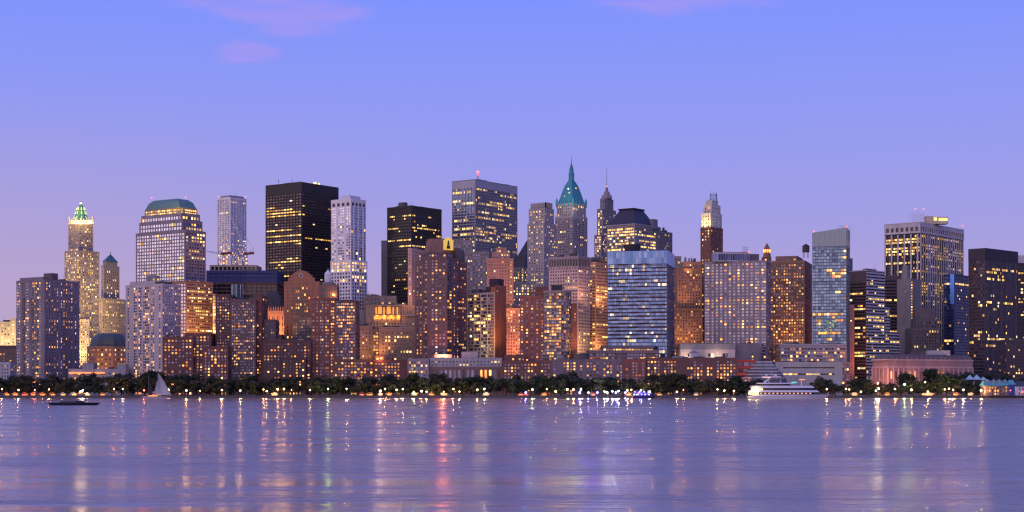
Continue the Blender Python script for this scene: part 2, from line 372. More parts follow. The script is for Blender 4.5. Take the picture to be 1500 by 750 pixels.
def flood(b, px, py, Y, col, kw, spot=None, size=R(120)):
    """floodlight fixture fixed to the street side of a building, with its own lamp"""
    x, z = X(px, Y), Z(py, Y)
    m = MB(); m.box(x - .6, x + .6, Y - .3, Y + .3, z - .3, z + .3); fo = b.part('floodlight', m, DARKMETAL)
    d = bpy.data.lights.new('floodlight_lamp', 'SPOT'); d.energy = kw * 300; d.color = col; d.spot_size = size; d.spot_blend = 1.0; d.shadow_soft_size = 1.5
    o = bpy.data.objects.new('floodlight_lamp', d); C.objects.link(o); tx, ty, tY = spot
    P = Vector((x, Y + .5, z + .4)); T = Vector((X(tx, tY), tY, Z(ty, tY)))
    o.location = P - b.root.location; o.rotation_euler = (P - T).to_track_quat('Z', 'Y').to_euler(); o.parent = b.root
# ------------------------------------------------------------------ ground, water, quay
def sheet(name, x0, x1, y0, y1, z, mat, kind='structure'):
    b = MB(); b.quad((x0, y0, z), (x1, y0, z), (x1, y1, z), (x0, y1, z)); return tag(b.build(name, mat), kind=kind)
wm, nt, p = newmat('river_water')
p.inputs['Base Color'].default_value = (.22, .15, .125, 1); p.inputs['IOR'].default_value = 1.75; p.inputs['Roughness'].default_value = .21
tcn = nt.nodes.new('ShaderNodeTexCoord')
def wnoise(sx, sy, det, ro=.55):
    mp = nt.nodes.new('ShaderNodeMapping'); mp.inputs['Scale'].default_value = (sx, sy, 1); nt.links.new(tcn.outputs['Object'], mp.inputs[0])
    n = nt.nodes.new('ShaderNodeTexNoise'); n.inputs['Scale'].default_value = 1; n.inputs['Detail'].default_value = det; n.inputs['Roughness'].default_value = ro
    nt.links.new(mp.outputs[0], n.inputs['Vector']); return n.outputs['Fac']
patch = maprange(nt, wnoise(.005, .028, 4), .40, .62, .6, 1.4, True)
nt.links.new(maprange(nt, patch, .6, 1.4, .19, .28), p.inputs['Roughness'])
h = math_node(nt, 'ADD', math_node(nt, 'MULTIPLY', wnoise(.5, .9, 3), .5), math_node(nt, 'MULTIPLY', wnoise(.035, .15, 3), 1.7))
h = math_node(nt, 'ADD', math_node(nt, 'MULTIPLY', h, patch), math_node(nt, 'MULTIPLY', wnoise(.01, .05, 2), 3.0))
bp = nt.nodes.new('ShaderNodeBump'); bp.inputs['Strength'].default_value = 1.0; bp.inputs['Distance'].default_value = .56; nt.links.new(h, bp.inputs['Height']); nt.links.new(bp.outputs[0], p.inputs['Normal'])
sheet('water', -30000, 30000, -3000, 1505, 0.0, wm)
sheet('ground', -30000, 30000, 1503, 60000, GZ - .3, wall(.06, .058, .055, .95, .3))
qm = wall(.13, .125, .13, .9, .35)
b = MB(); b.box(-1300, 1300, 1500, 1504, -3, GZ, 0); b.box(-1300, 1300, 1499.6, 1504.5, GZ + .003, GZ + .45, 0)
for i in range(-160, 161): b.box(i * 8 - .35, i * 8 + .35, 1499.35, 1500.1, -3, GZ - .2, 0)
tag(b.build('quay', qm), kind='structure')
sheet('promenade', -1300, 1300, 1503.5, 1524, GZ - .292, wall(.2, .19, .18, .9, .25))
sheet('lawn', -1300, 1300, 1524, 1572, GZ - .288, wall(.035, .055, .02, .95, .4))
b = MB(); b.quad((-1300, 1574, GZ - .286), (1300, 1574, GZ - .286), (1300, 1588, GZ - .286), (-1300, 1588, GZ - .286)); tag(b.build('road', wall(.05, .05, .052, .9, .2)), kind='structure')

# ------------------------------------------------------------------ the buildings, left to right
def simple(name, label, cat, poly, yt, mat, st, Y=None, yb=None, yv=None, n=4, ref=None, hmax=3.5, fin=True, limit=100, trim=None, px=None, group=None):
    b = Bld(name, label, cat, px if px is not None else (poly[0][0] / poly[0][1] * F + CX), poly[0][1], group)
    b.root.location = (poly[0][0], poly[0][1], GZ)
    z0, z1 = b.block('wall', poly, yt, yb, mat, st, yv, trim=trim)
    if n: b.clutter(poly, z1, n, hmax)
    b.poly = poly; b.z1 = z1
    if fin: b.finish(limit)
    return b

# cream floodlit block at the far left edge
b = simple('stone_building', 'cream stone building floodlit yellow at the far left, behind a flat brown building', 'building', front_poly(-45, 16, 1900, 45), 472, wall(.5, .43, .3), S(pitch=3.6, fl=3.6, ww=.5, wh=.55, lit=.55, pal='gold', gl='dim'), yv=510, n=2, fin=False)
b.block('upper_storey', front_poly(15, 23.5, 1896, 48), 467, None, wall(.5, .43, .3), S(pitch=3.6, fl=3.6, lit=.6, pal='gold', gl='dim'), yv=510)
flood(b, 0, 525, 1862, GOLD, 200, (2, 480, 1900)); flood(b, 17, 525, 1862, GOLD, 220, (16, 480, 1896)); flood(b, -20, 525, 1862, GOLD, 220, (-12, 480, 1900)); b.finish(60)
b = simple('office_building', 'flat brown mid-rise with a dark roof edge at far left, below the yellow floodlit one', 'building', front_poly(-60, 24, 1735, 50), 507, wall(.17, .115, .1), S(pitch=3.6, fl=4, ww=.45, wh=.5, lit=.06, gl='dim', row=.0, top=7), n=3, trim=wall(.05, .05, .06))
b = simple('pavilion', 'small pale flat-roofed pavilion among trees at the far left', 'pavilion', front_poly(0, 15, 1606, 16), 531, wall(.4, .4, .42), S(pitch=3.2, fl=3.6, lit=.2, gl='dim'), n=2, hmax=2)

# tower of lavender concrete with balconies
lav = wall(.21, .18, .205); brn = wall(.13, .095, .11)
P = corner_poly(24, 65, 116.5, 1630, 33)
b = Bld('apartment_tower', 'lavender concrete apartment tower with balcony columns, leftmost tall tower above the trees', 'building', 65, 1630); b.root.location = (P[0][0], P[0][1], GZ)
A = S(pat='pp.ddpp..dpddp..', fl=3.0, ww=.86, wh=.55, lit=.16, gl='resi', m=.6, top=1.5); A2 = S(pat='.w.w.w.w.w..w.w.w.w.w..w..', fl=3.0, ww=.62, wh=.55, lit=.17, gl='dim', m=.8, top=1.5)
z0, z1 = b.block('wall', P, 410, None, lav, {3: A, 0: A2}); b.clutter(P, z1, 4)
q = corner_poly(64, 76, 85, 1642, 33); b.block('penthouse', q, 401, 412, brn, None, roof=True)
q = corner_poly(29, 63, 66, 1640, 33); b.block('upper_storey', q, 406.5, 412, lav, None)
mbx = MB()
for k in range(34):     # balconies of the left face
    zb = GZ + 2 + k * 3.0
    Pv = Vector(P[0]); Lv = Vector(P[3]); d = (Lv - Pv); n_ = Vector((-d.y, d.x)).normalized() * -1
    if n_.y > 0: n_ = -n_
    for t0, t1 in ((.36, .48), (.7, .8)):
        a = Pv + d * t0; c = Pv + d * t1; mbx.prism([tuple(c), tuple(c + n_ * 1.5), tuple(a + n_ * 1.5), tuple(a)][::1], zb, zb + 1.1, 0, True)
b.part('balcony', mbx, [wall(.2, .18, .2)]); b.finish(); REFS.append((0, 24, 'the pale pavilion at the far left')); REFS.append((24, 117, 'the lavender balcony tower'))

# tall gold-lit stone tower with a green crown
Y = 2300
stone = wall(.42, .33, .24); cream = wall(.5, .42, .33)
b = Bld('skyscraper', 'tall golden stone skyscraper with a green-lit pointed crown at the left', 'skyscraper', 112, Y)
st = S(pitch=3.1, fl=3.5, ww=.5, wh=.58, lit=.2, pal='gold', gl='resi')
b.block('wall', corner_poly(94.5, 112, 145.5, Y, 40), 367, None, stone, st, yv=505); P = corner_poly(100, 115, 136.5, Y + 8, 40)
z0, z1 = b.block('setback', P, 322, 368, stone, S(pitch=3.1, fl=3.5, ww=.5, wh=.6, lit=.14, pal='gold', top=8), )
q = front_poly(101, 136, Y + 6, 36)
mb = MB()
for k in range(9):    # lit pinnacled loggia under the crown
    t = k / 8
    xx = X(101.5 + t * 34, Y + 6); mb.box(xx - .9, xx + .9, Y + 5.2, Y + 7, z1 - 7, z1 + (4.5 if k in (0, 8) else 2.6 if k % 2 == 0 else 1.2))
b.part('pinnacle', mb, cream)
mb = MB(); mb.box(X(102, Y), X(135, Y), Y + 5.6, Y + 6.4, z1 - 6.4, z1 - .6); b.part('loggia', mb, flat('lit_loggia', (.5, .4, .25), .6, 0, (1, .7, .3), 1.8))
gc = wall(.14, .32, .2, .7, .3); cxx, cyy = X(118.5, Y + 26), Y + 26
mb = MB(); mb.lathe(cxx, cyy, [(11.5, z1), (11, Z(318, Y)), (8.6, Z(313, Y)), (7.4, Z(308, Y)), (5.2, Z(303, Y)), (3.0, Z(299.5, Y)), (2.6, Z(297, Y)), (.6, Z(294, Y)), (.12, Z(290, Y))], 8)
cr = b.part('crown', mb, gc)
mb = MB()
for k in range(8):
    t = math.pi / 4 * k + .39
    for (r_, za) in ((9.6, 318), (7.9, 311), (5.9, 305)):
        mb.tube((cxx + r_ * 1.08 * math.cos(t), cyy + r_ * 1.08 * math.sin(t), Z(za, Y)), (cxx + r_ * .86 * math.cos(t), cyy + r_ * .86 * math.sin(t), Z(za - 4, Y)), 1.0, .5, 5)
mb.build('crown_lamp', flat('crown_light', (.4, .5, .3), .5, 0, (.8, 1, .25), 1.0), cr)
mb = MB(); mb.ball((cxx, cyy, Z(295.5, Y)), 2.0, 8); mb.build('lantern', flat('crown_lantern', (.5, .5, .3), .5, 0, (1, .9, .35), 2), cr)
b.block('lower_wing', corner_poly(104, 114, 131, 2255, 40), 468, None, cream, S(pitch=3.4, fl=3.6, lit=.3, pal='gold', gl='resi'), yv=535)
for (px, py, tx, ty) in ((108, 535, 112, 430), (128, 535, 126, 440), (140, 470, 124, 400), (100, 470, 108, 380)): flood(b, px, py, 2225, GOLD, 700, (tx, ty, Y))
for px in (104, 119, 134): flood(b, px, 334, Y - 14, (1, .72, .4), 90, (px, 320, Y + 6))
flood(b, 110, 318, Y - 16, (.9, 1, .35), 70, (118, 305, Y + 20)); b.finish()

# art deco stone tower with green pyramid roof
Y = 2120; b = Bld('stone_tower', 'stepped golden stone tower with a small green pyramid roof at the left', 'tower', 160, Y)
st = S(pitch=3.3, fl=3.6, ww=.42, wh=.55, lit=.12, pal='gold', gl='dim')
P = corner_poly(148, 152, 175, Y + 10, 24); b.block('wall', P, 389, None, stone, S(pitch=4.2, fl=3.6, ww=.4, wh=.6, lit=.2, pal='gold', gl='dim', top=6), yv=440)
b.block('setback', corner_poly(151, 155, 172, Y + 14, 24), 381, 390, stone, None, roof=False)
P2 = corner_poly(150, 154.5, 173.5, Y + 12, 24); mb = MB(); mb.frustum(P2, Z(381.5, Y), inset(P2, .12), Z(371, Y)); b.part('pyramid_roof', mb, wall(.12, .26, .24, .6))
mb = MB(); mb.tube((X(162, Y + 25), Y + 25, Z(372, Y)), (X(162, Y + 25), Y + 25, Z(366, Y)), 1.0, .2, 6); b.part('finial', mb, wall(.12, .26, .24, .6))
b.block('lower_wing', corner_poly(145, 150, 184, Y, 24), 437, None, stone, st, yv=520); b.block('lower_wing', corner_poly(140, 146, 186, Y - 20, 24), 498, None, stone, S(lit=.35, pal='gold', gl='dim', row=.3), yv=530)
for px in (140, 153, 168, 180): flood(b, px, 520, Y - 42, GOLD, 300, (px, 440, Y))
flood(b, 150, 470, Y - 30, GOLD, 300, (158, 400, Y)); b.finish()

# domed octagonal granite pavilion
Y = 1725; b = Bld('domed_building', 'round granite building with a dark ribbed dome and two rows of lit windows', 'building', 152, Y)
pink = wall(.32, .2, .16)
def octo(x0, x1, Y, c=.28, dep=None):
    a, e = X(x0, Y), X(x1, Y); w = e - a; dep = dep or w; k = w * c
    return [(a + k, Y), (e - k, Y), (e, Y + k), (e, Y + dep - k), (e - k, Y + dep), (a + k, Y + dep), (a, Y + dep - k), (a, Y + k)]
P = octo(123, 182, Y); b.root.location = (P[0][0], P[0][1], GZ)
z0, z1 = b.block('wall', P, 507, None, pink, S(pitch=4.0, fl=5.4, ww=.42, wh=.42, lit=.62, pal='warm', gl='dim', top=1.6), roof=False)
mb = MB(); Pi = octo(129.5, 179, Y + 4); zz = z1
prev = octo(128, 181, Y + 2)
for k in range(5):
    t = [0, .3, .62, .86, 1][k]; s_ = [1, .97, .9, .76, .6][k]; cur = inset(prev, s_); zc = z1 + .02 + (Z(488, Y) - z1) * t
    if k: mb.frustum(last, zl, cur, zc, 0, k == 4)
    last, zl = cur, zc
mb.frustum(inset(prev, 1.02), z1 - .3, inset(prev, 1.02), z1 + .9)
d_ = b.part('dome', mb, wall(.09, .115, .125, .5, .15))
mb = MB()
for i in range(8):
    for t in (0, .5):
        a = Vector(prev[i]).lerp(Vector(prev[(i + 1) % 8]), t); c_ = Vector(inset(prev, .9)[i]).lerp(Vector(inset(prev, .9)[(i + 1) % 8]), t); e = Vector(inset(prev, .6)[i]).lerp(Vector(inset(prev, .6)[(i + 1) % 8]), t)
        zA, zB, zC = z1 + .9, z1 + (Z(488, Y) - z1) * .62, Z(488, Y); mb.tube((*a, zA), (*c_, zB), .3, .3, 4); mb.tube((*c_, zB), (*e, zC), .3, .3, 4)
mb.build('rib', wall(.14, .17, .18, .5, .1), d_)
flood(b, 134, 545, Y - 30, SODIUM, 60, (140, 515, Y)); flood(b, 165, 545, Y - 30, SODIUM, 60, (162, 515, Y)); b.finish()
b = simple('terminal_hall', 'low pale flat building with a long red-orange light strip below the dome', 'building', front_poly(100, 182, 1640, 25), 541, wall(.33, .31, .33), S(pitch=4, fl=5, lit=.12, wh=.4), n=3, hmax=2.5, fin=False)
b.block('stair_tower', front_poly(121, 137, 1639, 14), 533, None, wall(.3, .29, .33), None); b.block('stair_tower', front_poly(172, 184, 1639, 14), 534, None, wall(.33, .31, .35), None)
mb = MB(); mb.box(X(101, 1638), X(153, 1638), 1637.2, 1639.5, Z(547.2, 1638), Z(545.4, 1638)); b.part('light_strip', mb, flat('orange_strip', (.5, .2, .1), .5, 0, (1, .3, .08), 1.6)); b.finish(); REFS.append((117, 184, 'the low hall under the dome'))

# office tower with a green copper mansard
Y = 1815; b = Bld('office_tower', 'glass and granite office tower with a green copper mansard roof above a gold-lit band', 'skyscraper', 262, Y)
gran = wall(.25, .215, .24); gbr = wall(.27, .16, .12)
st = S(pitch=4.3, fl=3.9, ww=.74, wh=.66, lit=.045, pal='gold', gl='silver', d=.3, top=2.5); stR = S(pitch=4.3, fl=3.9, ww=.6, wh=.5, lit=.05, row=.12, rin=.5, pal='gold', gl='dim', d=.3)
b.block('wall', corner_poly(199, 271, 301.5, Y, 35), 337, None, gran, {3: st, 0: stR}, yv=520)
b.block('setback', corner_poly(204, 267, 296.5, Y + 6, 35), 322, 338, gran, {3: st, 0: S(pitch=4.3, fl=3.9, ww=.6, wh=.5, row=.5, pal='gold', gl='dim')})
b.block('setback', corner_poly(207, 266, 293, Y + 9, 35), 312, 323, gran, {3: st, 0: S(pitch=4.3, fl=3.9, ww=.6, wh=.5, row=.6, pal='gold', gl='dim')})
P = corner_poly(212, 264, 289, Y + 13, 35); mb = MB(); z1 = Z(312, Y + 13)
b.block('crown', P, 304, 313, wall(.3, .22, .14), {3: S(pitch=3, fl=3.2, ww=.8, wh=.55, lit=1, pal='gold', top=.6, bot=.2, rows=2), 0: S(pitch=3, fl=3.2, ww=.8, wh=.55, lit=1, pal='gold', top=.6, bot=.2, rows=2)})
P = corner_poly(212.5, 263.5, 288, Y + 13.6, 35); mb.frustum(inset(P, 1.0), Z(303.4, Y + 14), inset(P, .86), Z(294, Y + 14), 0, False); mb.frustum(inset(P, .86), Z(294, Y + 14), inset(P, .66), Z(289.5, Y + 14)); b.part('mansard_roof', mb, wall(.10, .2, .2, .55, .15))
b.beacon(222, 289.5, Y + 20, .6); b.beacon(272, 289, Y + 30, .6)
for (px, ty) in ((225, 305), (245, 305), (262, 305), (280, 306)): flood(b, px, 311, Y + 4, (1, .75, .3), 16, (px, 296, Y + 20))
b.block('lower_wing', corner_poly(198, 273, 312, Y - 12, 37), 411.5, None, gbr, {3: st, 0: S(pitch=3.2, fl=3.8, ww=.8, wh=.42, lit=.06, row=.3, pal='gold', gl='dim', litf=lambda u, v: 1.5)}, yv=520)
b.block('stair_tower', front_poly(311.5, 316.5, Y, 14), 431, None, gbr, S(cols=2, fl=3.9, ww=.86, wh=.78, lit=.97, pal='gold', m=.2), yv=520); 
flood(b, 285, 500, 1770, SODIUM, 420, (292, 450, 1815)); flood(b, 303, 490, 1775, SODIUM, 300, (302, 440, 1830)); b.finish()

# pale grey slab tower
P = corner_poly(184, 238, 264, 1632, 35); lg = wall(.44, .39, .4); bw = wall(.15, .09, .085)
b = Bld('apartment_tower', 'pale grey apartment tower with blank concrete panels beside the domed building', 'building', 238, 1632); b.root.location = (P[0][0], P[0][1], GZ)
z0, z1 = b.block('wall', P, 416, None, lg, {3: S(pat='.d...dw.wd.wddw.wd...d.', fl=3.0, ww=.82, wh=.55, lit=.3, gl='dim', m=.5), 0: S(pat='w.ww.w.ww.ww.w', fl=3.0, ww=.6, wh=.52, lit=.2, gl='dim', m=.4)})
b.clutter(P, z1, 4); b.block('upper_storey', corner_poly(190, 235, 240, 1644, 35), 411.5, 417, lg, None); b.block('penthouse', corner_poly(215, 229, 234, 1650, 35), 404, 413, wall(.2, .19, .22), S(cols=2, lit=.3, pal='gold', gl='dim', fl=5)); b.finish(); REFS.append((184, 238, 'the pale grey panel tower'))

# brick midrise stepping
brick = wall(.16, .07, .062); brick2 = wall(.2, .085, .065); brickd = wall(.11, .055, .055)
st = S(pitch=3.5, fl=3.1, ww=.52, wh=.55, lit=.2, gl='resi')
b = simple('brick_building', 'dark red brick apartment block stepping down right of the pale grey panel tower', 'building', front_poly(238, 283, 1612, 40), 494, brick, st, n=4, fin=False)
b.block('upper_storey', front_poly(270, 309, 1617, 30), 489, None, brick, S(pitch=3.5, fl=3.1, lit=.25, gl='resi')); b.block('lower_wing', front_poly(297, 334, 1610, 40), 508, None, brick, st); b.finish(); REFS.append((238, 334, 'the stepping dark brick block'))

# dark dotted tower with glass drum on top
b = Bld('apartment_tower', 'dark brick apartment tower with a white-dotted bay and dark glazed drum on its roof', 'building', 350, 1625); b.root.location = (X(350, 1625), 1625, GZ)
st = S(pitch=3.3, fl=3.05, ww=.6, wh=.52, lit=.16, gl='resi'); P = front_poly(315.5, 338, 1628, 40)
z0, z1 = b.block('wall', P, 432, None, brickd, S(cols=5, fl=3.05, ww=.55, wh=.52, lit=.22, gl='resi'))
P = front_poly(337.5, 374.5, 1622, 45); b.block('wall', P, 439, None, wall(.13, .09, .095), S(cols=11, fl=3.05, ww=.6, wh=.52, lit=.15, gl='resi')); b.clutter(P, z1 - 5, 3, 3)
b.block('wall', front_poly(374.5, 384, 1630, 38), 433, None, brick, S(cols=2, fl=3.05, ww=.45, wh=.5, lit=.25, gl='dim'))
mb = MB(); mb.lathe(X(347.5, 1640), 1640, [(5.6, Z(436, 1640)), (5.6, Z(419, 1640)), (4.8, Z(417, 1640)), (0.1, Z(416.5, 1640))], 14); b.part('roof_drum', mb, flat('drum_glass', (.03, .06, .07), .2, .3)); mb = MB()
for k in range(8): mb.tube((X(347.5, 1640) + 5.9 * math.cos(k * .785), 1640 + 5.9 * math.sin(k * .785), Z(436, 1640)), (X(347.5, 1640) + 5.9 * math.cos(k * .785), 1640 + 5.9 * math.sin(k * .785), Z(417, 1640)), .3, .3, 5)
b.part('drum_post', mb, WHITEP); b.finish(); REFS.append((334, 384, 'the dotted brick tower with the roof drum'))

# unfinished tower with blue netting
Y = 1960; b = Bld('unfinished_tower', 'unfinished dark tower wrapped in blue safety netting with two cranes on top', 'building', 350, Y)
net = flat('blue_netting', (.05, .06, .16), .8); P = front_poly(302, 406, Y, 60); con = wall(.14, .09, .075)
z0, z1 = b.block('wall', P, 414, None, con, S(pitch=6, fl=4.2, ww=.9, wh=.7, lit=.0, gl='dark', d=1.5), yv=490)
mb = MB(); zt = Z(396, Y)
for k in range(6):
    za = z1 + (zt - z1) * k / 6; mb.prism(inset(P, .985), za - .3, za + .35, 1, True)
for k in range(27):
    for (t0, yy) in ((k / 26, Y + 1), (k / 26, Y + 58)): xx = P[0][0] + (P[1][0] - P[0][0]) * (.01 + .98 * t0); mb.tube((xx, yy, z1), (xx, yy, zt + 1), .35, .35, 4, 1)
b.part('steel_floor', mb, [net, wall(.12, .1, .1)])
mb = MB()
for i in range(4):
    p_, q_ = Vector(P[i]), Vector(P[(i + 1) % 4])
    nseg = 24
    for k in range(nseg):
        a, c_ = p_.lerp(q_, k / nseg), p_.lerp(q_, (k + 1) / nseg); dd = Vector(((q_ - p_).y, -(q_ - p_).x)).normalized(); o1, o2 = dd * (.4 * (k % 2)), dd * (.4 * ((k + 1) % 2))
        for (za, zb) in ((z1 + .4, z1 + 5.6), (z1 + 6.1, z1 + 11), (z1 + 11.6, zt - .3)): mb.quad((a.x + o1.x, a.y + o1.y, za), (c_.x + o2.x, c_.y + o2.y, za), (c_.x + o2.x, c_.y + o2.y, zb), (a.x + o1.x, a.y + o1.y, zb))
b.part('safety_netting', mb, net)
b.block('upper_storey', front_poly(307, 376, Y + 8, 40), 389, 397, wall(.4, .32, .24), S(cols=11, rows=1, fl=4.4, ww=.66, wh=.75, gl='dark', lit=0, top=1, bot=.4, d=1.5)); b.finish(60)
def crane(label, px, py, tips, Y=1975, lamp=True):
    c = empty('tower_crane', (X(px, Y), Y, Z(py, Y)), label, 'crane', 'cranes on the unfinished tower'); x0, z0 = X(px, Y), Z(py, Y)
    zt = z0 + 14
    def lattice(a, bb, r, n, mb):
        a, bb = Vector(a), Vector(bb); d = (bb - a).normalized(); u = Vector((0, 1, 0)); w = d.cross(u).normalized()
        cs = [(u * r + w * r), (u * r - w * r), (-u * r - w * r), (-u * r + w * r)]
        for q in cs: mb.tube(a + q, bb + q * .6, .22, .16, 4)
        for k in range(n):
            for i in range(4):
                k0, k1 = k / n, (k + 1) / n; mb.tube(a.lerp(bb, k0) + cs[i] * (1 - .4 * k0), a.lerp(bb, k1) + cs[(i + 1) % 4] * (1 - .4 * k1), .13, .13, 3)
    mb = MB(); lattice((x0, Y, z0 - 4), (x0, Y, zt), 1.3, 7, mb); mb.build('mast', METAL, c)
    mb = MB(); lattice((x0, Y, zt), (X(tips[0][0], Y), Y, Z(tips[0][1], Y)), 1.1, 22, mb); mb.build('boom', WHITEP, c)
    mb = MB(); mb.box(x0 - 3.5, x0 + 4, Y - 2, Y + 2, zt - .3, zt + 2.4); mb.box(x0 + 4, x0 + 9, Y - 1.5, Y + 1.5, zt + .2, zt + 3.2); mb.build('cab', flat('crane_cab', (.2, .04, .04), .5), c)
    mb = MB(); t = Vector((X(tips[1][0], Y), Y, Z(tips[1][1], Y))); mb.tube((x0 + 2, Y, zt + 2), t, .3, .2, 4); mb.tube((x0 + 8, Y, zt + 3), t, .25, .2, 4); mb.tube(t, (X(tips[0][0], Y), Y, Z(tips[0][1], Y)), .12, .12, 3); mb.build('gantry', METAL, c)
    mb = MB(); mb.ball((x0, Y - 1.6, z0 + 3), 1.2, 8); mb.ball((x0, Y - 1.6, z0 + 8), 1.0, 8); mb.build('warning_lamp', flat('crane_lamp', (.4, .1, .05), .5, 0, (1, .22, .1), 4), c)
crane('luffing crane with a long steep pale boom, right one on the unfinished tower', 361.5, 389, ((336, 309), (371, 364)))
crane('luffing crane with a low flat boom, left one on the unfinished tower', 328, 389, ((303, 368), (337, 372)))

# white ridged tower
Y = 2450; b = Bld('skyscraper', 'slim pale ridged residential skyscraper behind the cranes', 'skyscraper', 336, Y); ws = wall(.66, .64, .67)
P = corner_poly(318.5, 337, 361, Y, 38); z0, z1 = b.block('wall', P, 289, None, ws, S(pitch=3.0, fl=3.3, ww=.5, wh=.6, lit=.12, gl='resi', pal='gold', fin=(.7, .9, 2), litf=lambda u, v: 4.5 * max(0, 1 - abs(v - .55) * 3.2), d=.4), yv=400, trim=ws)
b.block('penthouse', corner_poly(323, 337, 357, Y + 8, 38), 286.5, 290, wall(.3, .28, .3), None); b.mast(345, 282, 287, Y + 20, .3); b.beacon(360, 288, Y + 18, .7); b.beacon(320, 288, Y + 18, .6); b.finish()

# big black steel office tower
Y = 2010; b = Bld('office_tower', 'huge black steel office tower with glowing horizontal window strips, third of the left skyline peaks', 'skyscraper', 442, Y)
blk = wall(.035, .028, .026, .5, .15); P = corner_poly(389, 442, 496, Y, 35)
so = S(pitch=5, fl=3.75, ww=.9, wh=.42, lit=.02, row=.6, rin=.6, pal='gold', gl='bronze', d=.7, top=13, band=(1.0, .35)); so2 = S(pitch=5, fl=3.75, ww=.9, wh=.42, lit=.015, row=.14, rin=.4, pal='gold', gl='bronze', d=.7, top=13, band=(1.0, .35))
z0, z1 = b.block('wall', P, 267, None, blk, {3: so, 0: so2}, yv=440, trim=blk); b.clutter(P, z1, 8, 4)
mb = MB(); q = Vector(P[0]).lerp(Vector(P[1]), .35) + Vector((-2, 10)); [mb.box(q.x + dx, q.x + dx + w_, q.y, q.y + 3, z1 + .8, z1 + h_) for dx, w_, h_ in ((-10, 2.5, 3.4), (-5, 1.6, 2.6), (-1, 3.4, 4.2), (5, 1.8, 2.8))]; b.part('lit_penthouse', mb, flat('roof_lights', (.4, .3, .1), .5, 0, (1, .65, .2), 2.2))
b.mast(408, 262, 268, Y + 20, .4); b.mast(428, 261, 268, Y + 20, .4); b.finish()

# white residential tower
Y = 1905; b = Bld('apartment_tower', 'tall white residential tower with square louvre row and blue glass strips', 'skyscraper', 512, Y); wh = wall(.68, .67, .7, .8, .08)
P = corner_poly(485, 514, 536, Y, 38); n_ = S(pat='ww.www.ww', fl=3.3, ww=.8, wh=.62, lit=.03, pal='gold', gl='silver', d=.3, top=9, m=1.0, bot=0); n2 = S(pat='w.gg.ww.w'.replace('g', 'w'), fl=3.3, ww=.86, wh=.8, lit=.02, pal='gold', gl='blue', d=.25, top=9, m=.8, bot=0)
b.block('wall', P, 291, 392, wh, {3: n_, 0: n2}, trim=wh, yv=None)
mb = MB()
for i, kk in ((3, 4), (0, 4)):
    p_, q_ = Vector(P[i]), Vector(P[(i + 1) % 4]); z1 = Z(291, Y); nn = Vector(((q_ - p_).y, -(q_ - p_).x)).normalized()
    for k in range(kk):
        a, c_ = p_.lerp(q_, (k + .3) / (kk + .2)) + nn * .05, p_.lerp(q_, (k + .85) / (kk + .2)) + nn * .05; mb.prism([tuple(a), tuple(c_), tuple(c_ - nn * .6), tuple(a - nn * .6)][::-1], z1 - 8.2, z1 - 4.2, 0, True)
b.part('louvre', mb, DARKMETAL); b.block('penthouse', corner_poly(500, 513, 528, Y + 10, 38), 287, 292, wh, None); b.mast(512, 284, 288, Y + 18, .3); b.beacon(514, 288, Y + 12, .5)
b.block('lower_wing', corner_poly(484, 514.5, 538, Y - 2, 38), 381, None, wh, S(pitch=4.4, fl=4.2, ww=.6, wh=.62, lit=.06, pal='gold', gl='dim', top=1, litf=lambda u, v: 15 if v > .93 else 1), yv=450); b.finish()

# gabled brick tower
Y = 1705; b = Bld('brick_tower', 'orange brick tower with an arched gable and a round porthole window', 'building', 441, Y); b.root.location = (X(441, Y), Y, GZ); ob = wall(.3, .15, .095)
P = front_poly(416, 468, Y, 38); z0, z1 = b.block('wall', P, 413, None, ob, S(pat='.w.wwwwwwwww.w.w', fl=3.5, ww=.62, wh=.58, lit=.13, gl='dark', top=5, m=.6), yv=520)
mb = MB(); pts = []
for k in range(13):
    t = k / 12; xx = 422 + t * 39; yy = 413 - 4 - 13 * math.sin(math.pi * t) ** .8; pts.append((X(xx, Y), yy))
lo = Z(413, Y) - .2
for k in range(12):
    (xa, ya), (xb, yb) = pts[k], pts[k + 1]; mb.frustum([(xa, Y + .01), (xb, Y + .01), (xb, Y + 3), (xa, Y + 3)], lo, [(xa, Y + .01), (xb, Y + .01), (xb, Y + 3), (xa, Y + 3)], Z((ya + yb) / 2, Y))
b.part('gable', mb, ob); mb = MB()
for k in range(20):
    t0, t1 = 2 * math.pi * k / 20, 2 * math.pi * (k + 1) / 20; mb.tube((X(441.3, Y) + 2.0 * math.cos(t0), Y - .2, Z(403.6, Y) + 2.0 * math.sin(t0)), (X(441.3, Y) + 2.0 * math.cos(t1), Y - .2, Z(403.6, Y) + 2.0 * math.sin(t1)), .35, .35, 4)
rw = b.part('round_window', mb, WHITEP); mb = MB(); mb.poly([(X(441.3, Y) + 1.9 * math.cos(2 * math.pi * k / 16), Y - .1, Z(403.6, Y) + 1.9 * math.sin(2 * math.pi * k / 16)) for k in range(16)]); mb.build('pane', WM['dark'], rw)
b.block('lower_wing', front_poly(428, 457, Y - 22, 18), 465, None, wall(.12, .1, .12), S(cols=9, fl=3.3, ww=.5, wh=.5, lit=.05, gl='resi')); flood(b, 420, 492, Y - 40, SODIUM, 80, (422, 430, Y)); flood(b, 462, 480, Y - 35, SODIUM, 60, (460, 420, Y)); b.finish()

